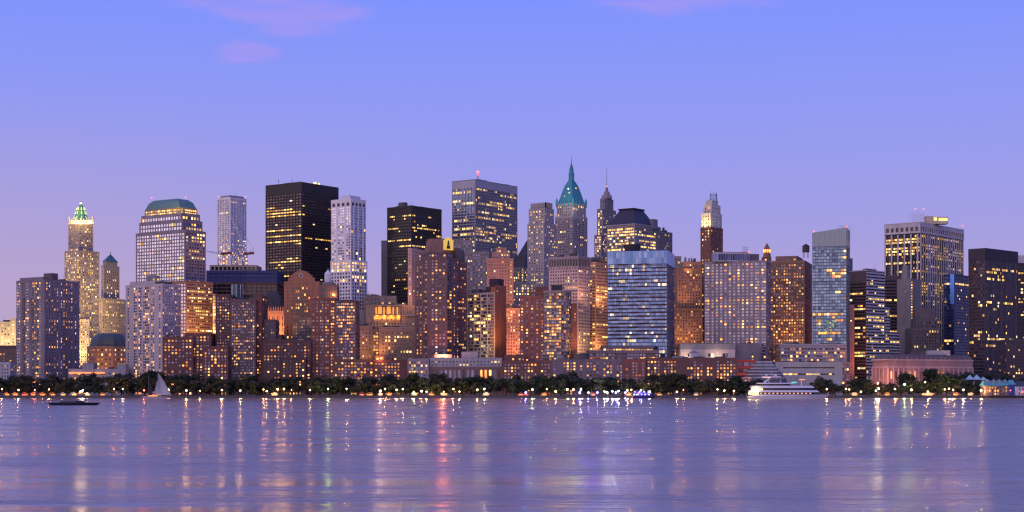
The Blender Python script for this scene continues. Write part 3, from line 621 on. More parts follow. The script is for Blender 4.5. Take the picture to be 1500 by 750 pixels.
# orange gothic building
Y = 1770; b = Bld('stone_building', 'gothic stone building floodlit deep orange between two brick towers', 'building', 400, Y); b.root.location = (X(400, Y), Y, GZ); gs = wall(.42, .27, .18)
P = front_poly(382, 419, Y, 30); z0, z1 = b.block('wall', P, 456, None, gs, S(pat='.w.ww.ww.ww.w.', fl=6.5, ww=.5, wh=.75, lit=.06, gl='dim', top=5), yv=510); mb = MB()
for k in range(11):
    xx = X(383 + 3.5 * k, Y); mb.box(xx - .5, xx + .5, Y - .5, Y + .7, z1 - 4, z1 + 3.2); mb.frustum([(xx - .5, Y - .5), (xx + .5, Y - .5), (xx + .5, Y + .7), (xx - .5, Y + .7)], z1 + 3.2, [(xx - .05, Y), (xx + .05, Y), (xx + .05, Y + .1), (xx - .05, Y + .1)], z1 + 6)
b.part('pinnacle', mb, gs); mb = MB(); Pd = front_poly(384, 412, Y + 8, 26); mb.frustum(Pd, z1, inset(Pd, .75), Z(434, Y)); mb.frustum(inset(Pd, .75), Z(434, Y), inset(Pd, .35), Z(424, Y)); b.part('hipped_roof', mb, wall(.06, .055, .06))
for px in (386, 397, 408, 415): flood(b, px, 505, Y - 26, (1, .32, .08), 170, (px, 465, Y))
b.finish(50)

# dark brick blocks in front
b = simple('brick_building', 'dark brown brick block with a flat stepped top left of the lantern tower', 'building', front_poly(384, 456, 1625, 30), 499, brickd, S(pitch=3.4, fl=3.1, ww=.5, wh=.5, lit=.1, gl='dim'), fin=False, n=5)
b.block('upper_storey', front_poly(386, 404, 1632, 22), 469, None, wall(.10, .075, .085), S(cols=5, fl=3.1, lit=.04, gl='dim')); b.block('upper_storey', front_poly(404, 413, 1634, 20), 491, None, brickd, S(cols=2, lit=.04, gl='dim')); b.block('lower_wing', front_poly(412, 448, 1618, 20), 524, None, brickd, S(pitch=3.4, fl=3.1, lit=.1, gl='dim')); b.finish(); REFS.append((384, 456, 'the dark brown brick block'))

# brick tower with white lantern
Y = 1630; b = Bld('brick_tower', 'dark brick apartment tower crowned by a small white lantern turret', 'building', 490, Y); b.root.location = (X(490, Y), Y, GZ)
b.block('wall', front_poly(456, 491.5, Y, 40), 437, None, brick2, S(pat='w.w.ww.ww.ww', fl=3.3, ww=.72, wh=.52, lit=.15, gl='resi')); b.block('wall', front_poly(491, 521.5, Y - 5, 38), 440, None, wall(.15, .10, .11), S(cols=9, fl=3.3, ww=.72, wh=.55, lit=.1, row=.16, gl='resi'), trim=wall(.06, .05, .06))
b.block('penthouse', front_poly(467.5, 494, Y + 12, 20), 418, 438, wall(.17, .11, .1), S(cols=6, rows=2, ww=.4, wh=.4, gl='dim', lit=.1)); b.block('penthouse', front_poly(472, 488, Y + 14, 14), 414, 419, wall(.2, .17, .17), None)
xx = X(480.5, Y + 22); mb = MB(); mb.lathe(xx, Y + 22, [(3.3, Z(419, Y + 22)), (3.3, Z(403, Y + 22)), (3.8, Z(402.6, Y + 22)), (3.6, Z(401, Y + 22)), (2.2, Z(398, Y + 22)), (.5, Z(396, Y + 22)), (.1, Z(393, Y + 22))], 12)
for k in range(10): mb.tube((xx + 3.45 * math.cos(.628 * k), Y + 22 + 3.45 * math.sin(.628 * k), Z(419, Y + 22)), (xx + 3.45 * math.cos(.628 * k), Y + 22 + 3.45 * math.sin(.628 * k), Z(403, Y + 22)), .3, .3, 4)
b.part('lantern', mb, wall(.6, .62, .68, .5, .05)); mb = MB(); mb.ball((X(486.5, Y), Y + 10.5, Z(430.7, Y)), 1.1, 8); b.part('wall_lamp', mb, flat('roof_lamp', (.4, .2, .1), .5, 0, (1, .5, .12), 5)); point('wall_lamp_light', (X(486.5, Y), Y + 8, Z(430.7, Y)), SODIUM, 3000, b.root)
b.block('lower_wing', front_poly(488, 548, Y - 14, 24), 527, None, brick2, S(pitch=3.4, fl=3.2, ww=.6, wh=.55, lit=.3, gl='resi')); b.finish(); REFS.append((456, 498, 'the brick tower with the white lantern')); REFS.append((498, 548, 'the low brick wing with lit windows'))

# black office tower
Y = 2010; b = Bld('office_tower', 'black office slab with scattered yellow window strips right of the white residential tower', 'skyscraper', 601, Y); P = corner_poly(567, 603, 647, Y, 38)
so = S(pitch=3.2, fl=3.9, ww=.8, wh=.45, lit=.05, row=.32, rin=.5, pal='gold', gl='dark', d=.4, top=10)
z0, z1 = b.block('wall', P, 301.5, None, blk, {3: so, 0: so}, yv=445, trim=blk); b.block('penthouse', corner_poly(583.5, 592, 597, Y + 16, 38), 297, 303, wall(.1, .09, .1), None); b.clutter(P, z1, 4, 3); b.finish()
b = simple('office_tower', 'plain grey slab tower edge showing left of the black office slab', 'skyscraper', front_poly(558.5, 578, 2160, 40), 353, wall(.19, .17, .18), None, n=2)
b = simple('stone_tower', 'narrow pinkish stone tower wedged behind the big brown octagonal tower', 'tower', corner_poly(597.5, 603, 622, 1850, 22), 364, wall(.46, .32, .28), S(pitch=3.4, fl=3.5, ww=.5, wh=.5, lit=.1, gl='dim', pal='gold'), yv=460, n=3, fin=False)
flood(b, 604, 455, 1815, SODIUM, 200, (610, 410, 1850)); b.finish(60)

# big brown octagonal tower with yellow arch
Y = 1640; b = Bld('apartment_tower', 'big brown faceted apartment tower with a yellow-lit arched panel on its crown', 'building', 640, Y); b.root.location = (X(640, Y), Y, GZ); bt = wall(.155, .095, .095)
def pp(l): return [(X(x, y), y) for x, y in l]
b.block('wall', pp([(607.5, 1662), (620, 1650), (624, 1650), (624, 1690), (607.5, 1690)]), 383, None, bt, S(pat='.w.w.', fl=3.2, ww=.8, wh=.5, lit=.3, gl='resi', m=.3))
P = pp([(622, 1646), (629, 1640), (655, 1640), (662, 1646), (672, 1658), (672, 1700), (622, 1700)])
z0, z1 = b.block('wall', P, 378, None, bt, {0: S(pat='w.', fl=3.2, ww=.8, wh=.5, lit=.15, m=.2), 1: S(pat='.w.w.w.w.', fl=3.2, ww=.9, wh=.52, lit=.1, gl='resi', m=.5), 2: S(pat='ww', fl=3.2, ww=.85, wh=.6, lit=.16, gl='blue', m=.3), 3: S(pat='.w.w', fl=3.2, ww=.7, wh=.5, lit=.3, gl='resi', m=.3), 4: S(pat='.w.w.w.', fl=3.2, lit=.15, gl='dim')})
b.block('wall', pp([(670, 1660), (684, 1668), (684, 1700), (670, 1700)]), 384, None, wall(.14, .085, .085), S(cols=4, fl=3.2, ww=.5, wh=.5, lit=.1, gl='dim'))
b.block('crown', pp([(616, 1656), (626, 1648), (655, 1648), (664, 1656), (664, 1690), (616, 1690)]), 371.5, 384, bt, S(pitch=3.2, fl=3.2, rows=2, ww=.6, wh=.5, lit=.1, gl='resi', top=.8)); mb = MB(); A_ = pp([(620, 1660), (628, 1652), (654, 1652), (662, 1660), (662, 1688), (620, 1688)]); mb.frustum(A_, Z(372, 1652), inset(A_, .72), Z(349, 1652)); b.part('mansard_roof', mb, wall(.21, .115, .1))
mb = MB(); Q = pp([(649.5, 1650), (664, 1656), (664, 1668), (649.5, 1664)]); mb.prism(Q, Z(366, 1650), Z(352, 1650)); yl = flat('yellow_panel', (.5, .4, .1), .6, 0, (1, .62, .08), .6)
aa, cc_ = Vector((*Q[0], 0)), Vector((*Q[1], 0))
for k in range(10):
    t0, t1 = k / 10, (k + 1) / 10; a, c_ = aa.lerp(cc_, t0), aa.lerp(cc_, t1); za, zb = Z(352, 1650) - .1 + 3.6 * math.sin(math.pi * t0), Z(352, 1650) - .1 + 3.6 * math.sin(math.pi * t1)
    mb.frustum([(a.x, a.y), (c_.x, c_.y), (c_.x, c_.y + 12), (a.x, a.y + 12)], Z(352, 1650) - .1, [(a.x, a.y), (c_.x, c_.y), (c_.x, c_.y + 12), (a.x, a.y + 12)], (za + zb) / 2)
ar = b.part('lit_arch', mb, yl); mid = aa.lerp(cc_, .5); mb = MB()
ev = (cc_ - aa).normalized(); en = Vector((ev.y, -ev.x, 0)); eq = lambda u, o: tuple((mid + ev * u + en * o)[:2])
mb.frustum([eq(-2.2, .35), eq(2.2, .35), eq(2.2, .02), eq(-2.2, .02)], Z(364, 1650), [eq(-1.6, .35), eq(1.6, .35), eq(1.6, .02), eq(-1.6, .02)], Z(359, 1650)); mb.frustum([eq(-1.3, .35), eq(1.3, .35), eq(1.3, .02), eq(-1.3, .02)], Z(358.6, 1650), [eq(-.6, .35), eq(.6, .35), eq(.6, .02), eq(-.6, .02)], Z(352, 1650)); mb.build('emblem', DARKMETAL, ar)
mb = MB(); mb.lathe(X(669, 1672), 1672, [(8.5, Z(384, 1672)), (8.5, Z(371, 1672)), (7.4, Z(367, 1672)), (4.5, Z(364, 1672)), (.2, Z(363, 1672))], 14); b.part('roof_drum', mb, wall(.09, .075, .085)); b.finish(); REFS.append((607, 629, 'the left end of the white-topped block'))

# grey stone pile behind
Y = 1905; b = Bld('stone_building', 'grey stone office block stepping up behind the big brown faceted tower', 'building', 690, Y); gst = wall(.24, .21, .215); st = S(pitch=3.2, fl=3.6, ww=.45, wh=.52, lit=.05, row=.12, rin=.6, gl='resi', pal='gold')
b.block('wall', front_poly(655, 691, Y + 10, 40), 352, None, gst, st, yv=450); P = front_poly(676, 716, Y, 40); z0, z1 = b.block('setback', P, 369, None, gst, st, yv=450); b.clutter(P, z1, 4); b.finish()

# blue-grey glass tower with red beacon
Y = 2060; b = Bld('office_tower', 'tall grey-blue ribbed office tower with a red beacon on its flat roof', 'skyscraper', 696, Y); P = corner_poly(662, 696, 758, Y, 36); bl = wall(.36, .355, .39, .6, .1)
so = S(pitch=2.6, fl=3.7, ww=.72, wh=.62, lit=.02, row=.4, rin=.6, pal='gold', gl='blue', d=.4, top=10, fin=(.5, .35, 1)); so2 = S(pitch=2.6, fl=3.7, ww=.72, wh=.62, lit=.035, row=.45, rin=.55, pal='gold', gl='blue', d=.4, top=10, fin=(.6, .45, 1)); so3 = S(pitch=2.6, fl=3.7, ww=.8, wh=.66, lit=.02, row=.34, rin=.65, pal='gold', gl='blue', d=.4, top=10, fin=(.4, .3, 2))
z0, z1 = b.block('wall', P, 263, None, bl, {3: so3, 0: so2}, yv=400, trim=wall(.22, .21, .24, .6, .1)); b.clutter(P, z1, 5, 3); mb = MB(); xx = X(700, Y + 20)
for (dx, dy) in ((-1.2, -1.2), (1.2, -1.2), (1.2, 1.2), (-1.2, 1.2)): mb.tube((xx + dx, Y + 20 + dy, z1), (xx + dx * .4, Y + 20 + dy * .4, Z(252.5, Y + 20)), .3, .25, 4)
for k in range(4): mb.box(xx - 1.4 + k * .25, xx + 1.4 - k * .25, Y + 18.8, Y + 21.2, z1 + 2.2 * k + 1, z1 + 2.2 * k + 1.3)
b.part('antenna', mb, flat('red_mast', (.35, .08, .07), .6)); b.beacon(700, 252, Y + 20, 1.5); b.beacon(700, 256, Y + 18, .7); b.finish()

# white framed grid block with brick end
Y = 1680; P = corner_poly(684, 725, 741, Y, 26); b = Bld('apartment_building', 'white gridded slab block with an orange brick end wall and cluttered dark roof', 'building', 725, Y); b.root.location = (P[0][0], P[0][1], GZ); wf_ = wall(.5, .44, .4)
z0, z1 = b.block('wall', P, 429, None, wall(.2, .17, .17), {3: S(cols=12, fl=3.6, ww=.9, wh=.55, lit=.14, gl='resi', pal='gold', d=.6, m=.5, top=1, fin=(.9, .7, 3), band=(.7, .45)), 0: None}, trim=wf_, yv=530)
e0, e1 = Vector(P[0]), Vector(P[1]); dd = (e1 - e0).normalized(); nn = Vector((dd.y, -dd.x)); L_ = (e1 - e0).length; ob2 = wall(.34, .135, .075)
Q = [tuple(e0 + nn * .4), tuple(e1 + nn * .4), tuple(e1 - nn * 8), tuple(e0 - nn * 8)]; b.block('end_wall', [tuple(e0 + dd * L_ * .42 + nn * .5), tuple(e1 + nn * .5), tuple(e1 - nn * 7), tuple(e0 + dd * L_ * .42 - nn * 7)], 419, None, ob2, None)
b.block('end_wall', [tuple(e0 + nn * .3), tuple(e0 + dd * L_ * .4 + nn * .3), tuple(e0 + dd * L_ * .4 - nn * 5), tuple(e0 - nn * 5)], 421, None, ob2, {0: S(cols=1, fl=3.6, ww=.4, wh=.4, lit=.4, gl='dim', m=2)}); b.block('penthouse', corner_poly(717, 730, 738, Y + 22, 26), 409, 430, wall(.07, .05, .06), None); b.clutter(P, z1, 9, 7)
flood(b, 735, 508, Y - 24, SODIUM, 170, (733, 470, Y)); flood(b, 718, 515, Y - 25, GOLD, 60, (712, 500, Y)); b.finish()

# pink floodlit stepped tower
Y = 1800; b = Bld('stone_tower', 'stepped stone tower floodlit salmon orange behind the white gridded slab', 'tower', 738, Y); b.root.location = (X(738, Y), Y, GZ); sal = wall(.46, .24, .17); st = S(pitch=3.2, fl=3.5, ww=.42, wh=.5, lit=.08, gl='dim')
b.block('wall', front_poly(713, 752, Y, 30), 379, None, sal, st, yv=460); b.block('setback', front_poly(720.5, 747, Y + 3, 24), 370, 380, sal, S(pitch=3.2, rows=2, fl=3.5, ww=.42, wh=.5, lit=.2, top=1.5)); b.block('upper_storey', front_poly(726, 742, Y + 8, 14), 363.5, 371, sal, S(cols=4, rows=1, lit=.2)); b.block('lower_wing', front_poly(738, 764, Y - 10, 26), 452, None, sal, S(pitch=3.2, fl=3.5, ww=.42, wh=.5, lit=.14, gl='dim'), yv=525); b.block('lower_wing', front_poly(750, 777, Y + 10, 30), 448, None, sal, S(pitch=3.2, fl=3.5, ww=.45, lit=.2, gl='dim'), yv=525)
for (px, py, ty) in ((745, 530, 470), (757, 530, 480), (730, 470, 410), (748, 470, 410), (768, 520, 470)): flood(b, px, py, Y - 38, (1, .4, .2), 130, (px, ty, Y))
b.finish()

# brick block with round glazed bay
Y = 1640; b = Bld('apartment_building', 'red brick apartment block with a rounded glazed balcony bay in the centre', 'building', 800, Y); b.root.location = (X(800, Y), Y, GZ); br3 = wall(.27, .105, .075)
P = front_poly(762, 797, Y, 40); z0, z1 = b.block('wall', P, 434, None, br3, S(pat='w.w.w.w.w', fl=3.2, ww=.66, wh=.55, lit=.2, gl='resi', m=.6), yv=530); b.clutter(P, z1, 3, 3); b.block('wall', front_poly(776, 806, Y + 10, 30), 428, None, br3, S(cols=7, fl=3.2, lit=.15, gl='dim'), yv=440)
P = [(X(796, Y), Y - 1), (X(797, Y), Y - 3), (X(822, Y), Y - 7), (X(829, Y), Y - 5.5), (X(834, Y), Y - 2), (X(836.5, Y), Y + 4), (X(836.5, Y), Y + 36), (X(796, Y), Y + 36)]; gs2 = S(pitch=2.6, fl=3.2, ww=.84, wh=.58, lit=.17, gl='resi', row=.12, m=.2, band=(.5, .8)); P_z = b.block('balcony_bay', P, 426.5, None, wall(.25, .19, .18), gs2, yv=530, trim=wall(.3, .23, .21))
b.block('wall', front_poly(836, 845.5, Y + 3, 34), 446, None, br3, S(cols=2, fl=3.2, ww=.3, wh=.4, lit=.1, gl='dim')); b.block('penthouse', front_poly(808, 824, Y + 8, 14), 418.5, 428, wall(.06, .05, .06), None); b.block('penthouse', front_poly(785, 802, Y + 16, 12), 421, 430, brick2, None); flood(b, 846, 520, Y - 14, SODIUM, 90, (842, 480, Y)); b.finish()

# grey deco tower
Y = 1960; b = Bld('stone_tower', 'pale grey setback stone tower left of the green pyramid skyscraper', 'tower', 798, Y); dg = wall(.36, .32, .3); st = S(pitch=4.0, fl=3.5, ww=.4, wh=.45, lit=.2, pal='gold', gl='resi')
b.block('wall', corner_poly(772.5, 797, 815, Y, 35), 327, None, dg, {3: st, 0: st}, yv=440); P = corner_poly(774.5, 798, 811.5, Y + 3, 35); b.block('setback', P, 305, 328, dg, {3: st, 0: st}); P = corner_poly(778, 799, 808.5, Y + 6, 35); z0, z1 = b.block('setback', P, 298, 306, dg, S(pitch=4, rows=1, fl=5, ww=.3, wh=.7, lit=.1, top=3), )
mb = MB()
for i in (3, 0):
    for k in range(7):
        q = Vector(P[i]).lerp(Vector(P[(i + 1) % 4]), k / 6); mb.box(q.x - .7, q.x + .7, q.y - .9, q.y + .5, z1 - 5, z1 + 1.6)
b.part('pinnacle', mb, dg); mb = MB(); nn = Vector(P[3]).lerp(Vector(P[0]), .55); mb.box(nn.x - 1.8, nn.x + 1.8, nn.y - 1.0, nn.y, z1 - 15, z1 - 5); b.part('arched_niche', mb, WM['dark']); b.finish()
Y = 2080; b = Bld('stone_building', 'stone block under a steep dark pyramid roof, left of the pale grey setback tower', 'building', 772, Y); P = corner_poly(748, 768, 800, Y, 35); z0, z1 = b.block('wall', P, 391, None, wall(.26, .23, .22), S(lit=.3, pal='gold', gl='dim'), yv=450, roof=False); mb = MB(); mb.frustum(inset(P, 1.02), z1, inset(P, .08), Z(350, Y + 10)); b.part('pyramid_roof', mb, wall(.06, .06, .075, .6)); b.finish(50)
b = simple('office_building', 'small grey block with a lit top row behind the brick block with the rounded bay', 'building', front_poly(750, 777, 1930, 30), 414, wall(.22, .2, .2), S(lit=.12, pal='gold', gl='resi', row=.2), yv=460, n=4, limit=50)

# green pyramid skyscraper
Y = 2210; b = Bld('skyscraper', 'stone skyscraper with a tall turquoise copper pyramid roof and needle spire', 'skyscraper', 838, Y); ws2 = wall(.36, .3, .29); cop = wall(.05, .25, .28, .6, .2)
P = corner_poly(813, 839, 860.5, Y, 38); st = S(pitch=3.5, fl=3.6, ww=.52, wh=.62, lit=.05, pal='gold', gl='dim', fin=(.5, .35, 2)); b.block('wall', P, 316, None, ws2, {3: st, 0: st}, yv=400, trim=ws2)
P = corner_poly(815.5, 839, 858.5, Y + 3, 38); st2 = S(pitch=3.6, fl=3.7, ww=.42, wh=.7, lit=.14, pal='gold', gl='dim', top=2, fin=(.9, .5, 2)); z0, z1 = b.block('setback', P, 297, 317, ws2, {3: st2, 0: st2}, trim=ws2); mb = MB()
Pc = inset(P, .93); prof = [(1, 297), (.84, 289), (.66, 279), (.47, 270), (.3, 265), (.26, 264)]
for (k0, y0), (k1, y1) in zip(prof, prof[1:]): mb.frustum(inset(Pc, k0), Z(y0, Y + 12), inset(Pc, k1), Z(y1, Y + 12))
cx_, cy_ = sum(p_[0] for p_ in P) / 4, sum(p_[1] for p_ in P) / 4; pr = b.part('pyramid_roof', mb, cop); mb = MB()
for i in range(4):
    for k in range(4):
        q = Vector(P[i]).lerp(Vector(P[(i + 1) % 4]), (k + .02) / 4); s_ = 1.5 if k == 0 else .9; hh = 9 if k == 0 else 5.5; mb.box(q.x - s_, q.x + s_, q.y - s_, q.y + s_, z1 - 4, z1 + hh * .6); mb.frustum([(q.x - s_, q.y - s_), (q.x + s_, q.y - s_), (q.x + s_, q.y + s_), (q.x - s_, q.y + s_)], z1 + hh * .6, [(q.x - .1, q.y - .1), (q.x + .1, q.y - .1), (q.x + .1, q.y + .1), (q.x - .1, q.y + .1)], z1 + hh)
b.part('pinnacle', mb, cop); Yr = cy_; mb = MB()
mb.lathe(cx_, cy_, [(4.2, Z(266, Yr)), (3.9, Z(257, Yr)), (4.4, Z(256.5, Yr)), (3.2, Z(252, Yr)), (2.8, Z(247, Yr)), (1.6, Z(243, Yr)), (.5, Z(239, Yr)), (.15, Z(229, Yr))], 8); b.part('spire', mb, cop)
mb = MB(); rr = random.Random(3)
for k in range(4):
    i = rr.choice((3, 0)); t = rr.uniform(.25, .75); kk = rr.uniform(.5, .9); yy = 297 - (1 - kk) / .7 * 32; q = Vector(inset(Pc, kk)[i]).lerp(Vector(inset(Pc, kk)[(i + 1) % 4]), t); mb.box(q.x - .8, q.x + .8, q.y - 1.2, q.y + 1.5, Z(yy, Y + 12) - .5, Z(yy, Y + 12) + 1.5)
mb.build('dormer', WM['gold'], pr); flood(b, 826, 314, Y - 26, (.9, .95, 1), 70, (832, 275, Y + 15)); flood(b, 848, 314, Y - 26, (.9, .95, 1), 60, (846, 275, Y + 15)); b.finish()

# pink gridded stone block with dark cornice
Y = 1755; b = Bld('office_building', 'pinkish stone block with a dense window grid and heavy colonnaded top storey', 'building', 846, Y); P = corner_poly(804, 847, 864.5, Y, 33); b.root.location = (P[0][0], P[0][1], GZ); pk = wall(.52, .38, .34)
st = S(pitch=3.2, fl=3.7, ww=.56, wh=.5, lit=.04, row=.06, gl='dim', pal='gold', top=14); z0, z1 = b.block('wall', P, 376, None, pk, {3: st, 0: S(pitch=3.6, fl=3.7, ww=.66, wh=.46, lit=.05, row=.1, gl='dim', pal='gold', top=14)}, yv=520, trim=wall(.25, .2, .2)); P2 = inset(P, 1.015)
mb = MB(); mb.prism(P2, z1 - 13.5, z1 - 12.3, 0, True); mb.prism(inset(P, 1.03), z1 - .6, z1 + .9, 0, True)
for i in (3, 0):
    p_, q_ = Vector(P[i]), Vector(P[(i + 1) % 4]); n_k = int((q_ - p_).length / 3.3); nn = Vector(((q_ - p_).y, -(q_ - p_).x)).normalized()
    for k in range(n_k + 1): q = p_.lerp(q_, k / n_k) + nn * .4; mb.tube((q.x, q.y, z1 - 12.3), (q.x, q.y, z1 - .6), .6, .55, 6)
b.part('colonnade', mb, wall(.3, .25, .25)); mb = MB()
for i in (3, 0):
    p_, q_ = Vector(P[i]), Vector(P[(i + 1) % 4]); nn = Vector(((q_ - p_).y, -(q_ - p_).x)).normalized(); a, c_ = p_.lerp(q_, .02) + nn * .05, p_.lerp(q_, .98) + nn * .05; mb.quad((a.x, a.y, z1 - 10), (c_.x, c_.y, z1 - 10), (c_.x, c_.y, z1 - 2), (a.x, a.y, z1 - 2))
b.part('attic_glazing', mb, WM['dark']); b.clutter(P, z1, 7, 5); flood(b, 860, 520, Y - 20, (1, .6, .25), 240, (857, 470, Y + 20)); flood(b, 862, 440, Y - 14, (1, .5, .3), 120, (857, 410, Y + 20)); b.finish()

# striped orange block
Y = 1810; P = corner_poly(862, 873, 893, Y, 35); b = simple('office_building', 'narrow block with orange-lit ribbon storeys and dishes on its roof, left of blue glass', 'building', P, 384, wall(.44, .27, .18), {3: S(pitch=3.4, fl=3.6, ww=.8, wh=.4, lit=.2, gl='dim', pal='gold'), 0: S(pitch=3.2, fl=3.6, ww=.9, wh=.4, lit=.05, row=.25, gl='dim', pal='gold')}, yv=520, n=5, hmax=6, fin=False)
mb = MB(); z1 = b.z1
for k in range(3): mb.ball((X(868 + k * 8, Y + 8), Y + 8, z1 + 3.6), 3.0, 8)
b.part('roof_dish', mb, wall(.1, .09, .1))
for (px, py) in ((880, 515), (886, 450)): flood(b, px, py, Y - 12, (1, .48, .2), 200, (884, py - 40, Y + 20))
b.finish()

# slim gothic spire tower
Y = 2420; b = Bld('skyscraper', 'slim dark stone spire skyscraper with a red light and thin antenna', 'skyscraper', 884, Y); ds = wall(.25, .22, .23); st = S(pitch=3.6, fl=3.5, ww=.42, wh=.6, lit=.1, pal='gold', gl='dim'); stl = S(pitch=3.6, fl=3.5, ww=.5, wh=.6, lit=.55, pal='gold', gl='dim')
b.block('wall', corner_poly(870.5, 881, 905, Y, 35), 344, None, ds, {3: stl, 0: st}, yv=390); b.block('setback', corner_poly(874.5, 883, 902.5, Y + 4, 35), 306, 345, ds, {3: stl, 0: st}); P = corner_poly(879, 886, 898.5, Y + 8, 35); b.block('setback', P, 291, 307, ds, S(pitch=3.6, fl=3.5, ww=.4, wh=.7, lit=.05, pal='gold', gl='dim', fin=(.8, .5, 2)))
cx_, cy_ = sum(p_[0] for p_ in P) / 4, sum(p_[1] for p_ in P) / 4; mb = MB(); mb.lathe(cx_, cy_, [(8.6, Z(291.5, cy_)), (7.4, Z(286, cy_)), (5.2, Z(285.8, cy_)), (4.2, Z(281, cy_)), (2.6, Z(280.5, cy_)), (1.6, Z(274, cy_))], 8); b.part('spire', mb, ds); mb = MB(); mb.tube((cx_, cy_, Z(280, cy_)), (cx_, cy_, Z(244, cy_)), .55, .22, 6); b.part('antenna', mb, METAL)
mb = MB(); mb.tube((cx_, cy_, Z(280, cy_)), (cx_, cy_, Z(273, cy_)), 1.9, 1.4, 8); b.part('beacon', mb, flat('red_spire_light', (.4, .1, .05), .5, 0, (1, .16, .08), 3.0)); b.finish()

# dark mansard tower
Y = 2060; b = Bld('office_tower', 'office tower with a flared dark pyramid roof and bright yellow floors behind blue glass', 'skyscraper', 930, Y); gy = wall(.3, .27, .26); P = corner_poly(889, 930, 961, Y, 38); stl = S(pitch=3, fl=3.8, ww=.9, wh=.5, lit=.3, row=.8, rin=.8, pal='gold', gl='dim', top=3); z0, z1 = b.block('wall', P, 329, None, gy, {3: stl, 0: S(pitch=3, fl=3.8, ww=.9, wh=.5, lit=.1, row=.6, rin=.7, pal='gold', gl='dim', top=3)}, yv=385, roof=False)
mb = MB(); mb.frustum(inset(P, 1.04), z1, inset(P, 1.04), z1 + 1.6, 1, True, True); mb.frustum(inset(P, 1.0), z1 + 1.6, inset(P, .5), Z(308, Y + 20)); mb.frustum(inset(P, .5), Z(308, Y + 20), inset(P, .56), Z(305, Y + 20)); b.part('mansard_roof', mb, [wall(.045, .04, .06, .5, .1), wall(.35, .32, .34)]); b.block('penthouse', corner_poly(950, 957, 963.5, Y + 30, 38), 321.5, 335, wall(.2, .2, .25), None); b.finish()
b = simple('office_building', 'grey stone block adjoining the flared dark pyramid roof on its right', 'building', corner_poly(949, 962, 985, 2100, 35), 338, wall(.2, .18, .18), S(pitch=3.4, fl=3.6, ww=.4, wh=.5, lit=.1, pal='gold', gl='dim'), yv=410, n=4, hmax=7)

# blue glass residential block
Y = 1655; P = corner_poly(890, 977, 988, Y, 14); b = Bld('glass_tower', 'broad blue glass apartment tower with dark red floor bands behind the brick row', 'building', 935, Y); b.root.location = (X(935, Y), Y, GZ)
drk = wall(.075, .02, .025); st = S(pitch=2.35, fl=3.9, ww=.88, wh=.72, lit=.06, row=.22, rin=.3, gl='silver', pal='pale', d=.25, top=.3, m=.2); st['gl'] = 'blueglass'; WM['blueglass'] = glass_mat('sky_blue_pane', [(0, c4(.07, .135, .28)), (.5, c4(.115, .195, .36)), (.85, c4(.20, .29, .46)), (1, c4(.06, .11, .22))], .1, .9, .012)
z0, z1 = b.block('wall', P, 386, None, wall(.14, .14, .2), {3: st, 0: S(pitch=2.5, fl=3.9, ww=.8, wh=.7, lit=.25, gl='navy', pal='warm', m=.4)}, yv=520, roof=False)
b.block('glass_parapet', P, 367.5, 386, flat('parapet_glass', (.10, .19, .46), .15, .85), S(pitch=3.0, fl=6.5, rows=2, ww=.94, wh=.95, lit=0, gl='blueglass', top=.2, bot=.1, m=.2, d=.15)); mb = MB(); p_, q_ = Vector(P[3]), Vector(P[0]); nn = Vector(((q_ - p_).y, -(q_ - p_).x)).normalized(); rr = random.Random(5); nfl = int((z1 - Z(505, Y)) / 3.9)
for k in range(nfl):
    z = z1 - .3 - k * 3.9
    for (t0, t1) in (((.16, .34), (.5, .7)) if k % 2 == 0 else ((.02, .2), (.36, .52), (.74, .98))):
        t0 += rr.uniform(-.02, .02); a, c_ = p_.lerp(q_, t0), p_.lerp(q_, t1); mb.prism([tuple(a + nn * .9), tuple(c_ + nn * .9), tuple(c_ + nn * .05), tuple(a + nn * .05)], z - .75, z + .65, 0, True)
    a, c_ = p_, q_; mb.prism([tuple(a + nn * .25), tuple(c_ + nn * .25), tuple(c_ + nn * .03), tuple(a + nn * .03)], z - .3, z + .3, 0, True)
b.part('floor_band', mb, drk); mb = MB(); mb.lathe(X(926, Y + 25), Y + 25, [(7, Z(368, Y)), (9.5, Z(357, Y)), (9.5, Z(355.5, Y)), (.3, Z(355, Y))], 14); b.part('roof_drum', mb, wall(.05, .045, .06)); 
b.block('podium', front_poly(862, 966, Y - 18, 40), 514, None, wall(.2, .13, .13), S(pitch=3.2, fl=3.6, ww=.75, wh=.5, lit=.12, row=.3, rin=.5, gl='resi', band=(.5, .7)), trim=wall(.3, .24, .24)); b.block('podium', front_poly(882, 958, Y - 12, 30), 507, None, wall(.17, .14, .15), S(pitch=3.2, fl=3.6, ww=.7, wh=.5, lit=.2, row=.4, gl='resi'), yv=520)
b.finish()
t_ = empty('water_tank', (X(851, 1640), 1640, GZ), 'round dark drum standing between the brick block with the rounded bay and the terraced podium', 'tank'); mb = MB(); mb.lathe(X(851, 1640), 1640, [(8.5, GZ), (8.5, Z(519, 1640)), (8.9, Z(518.6, 1640)), (8.9, Z(517.6, 1640)), (.2, Z(517.4, 1640))], 20); mb.build('drum', wall(.13, .11, .12), t_)
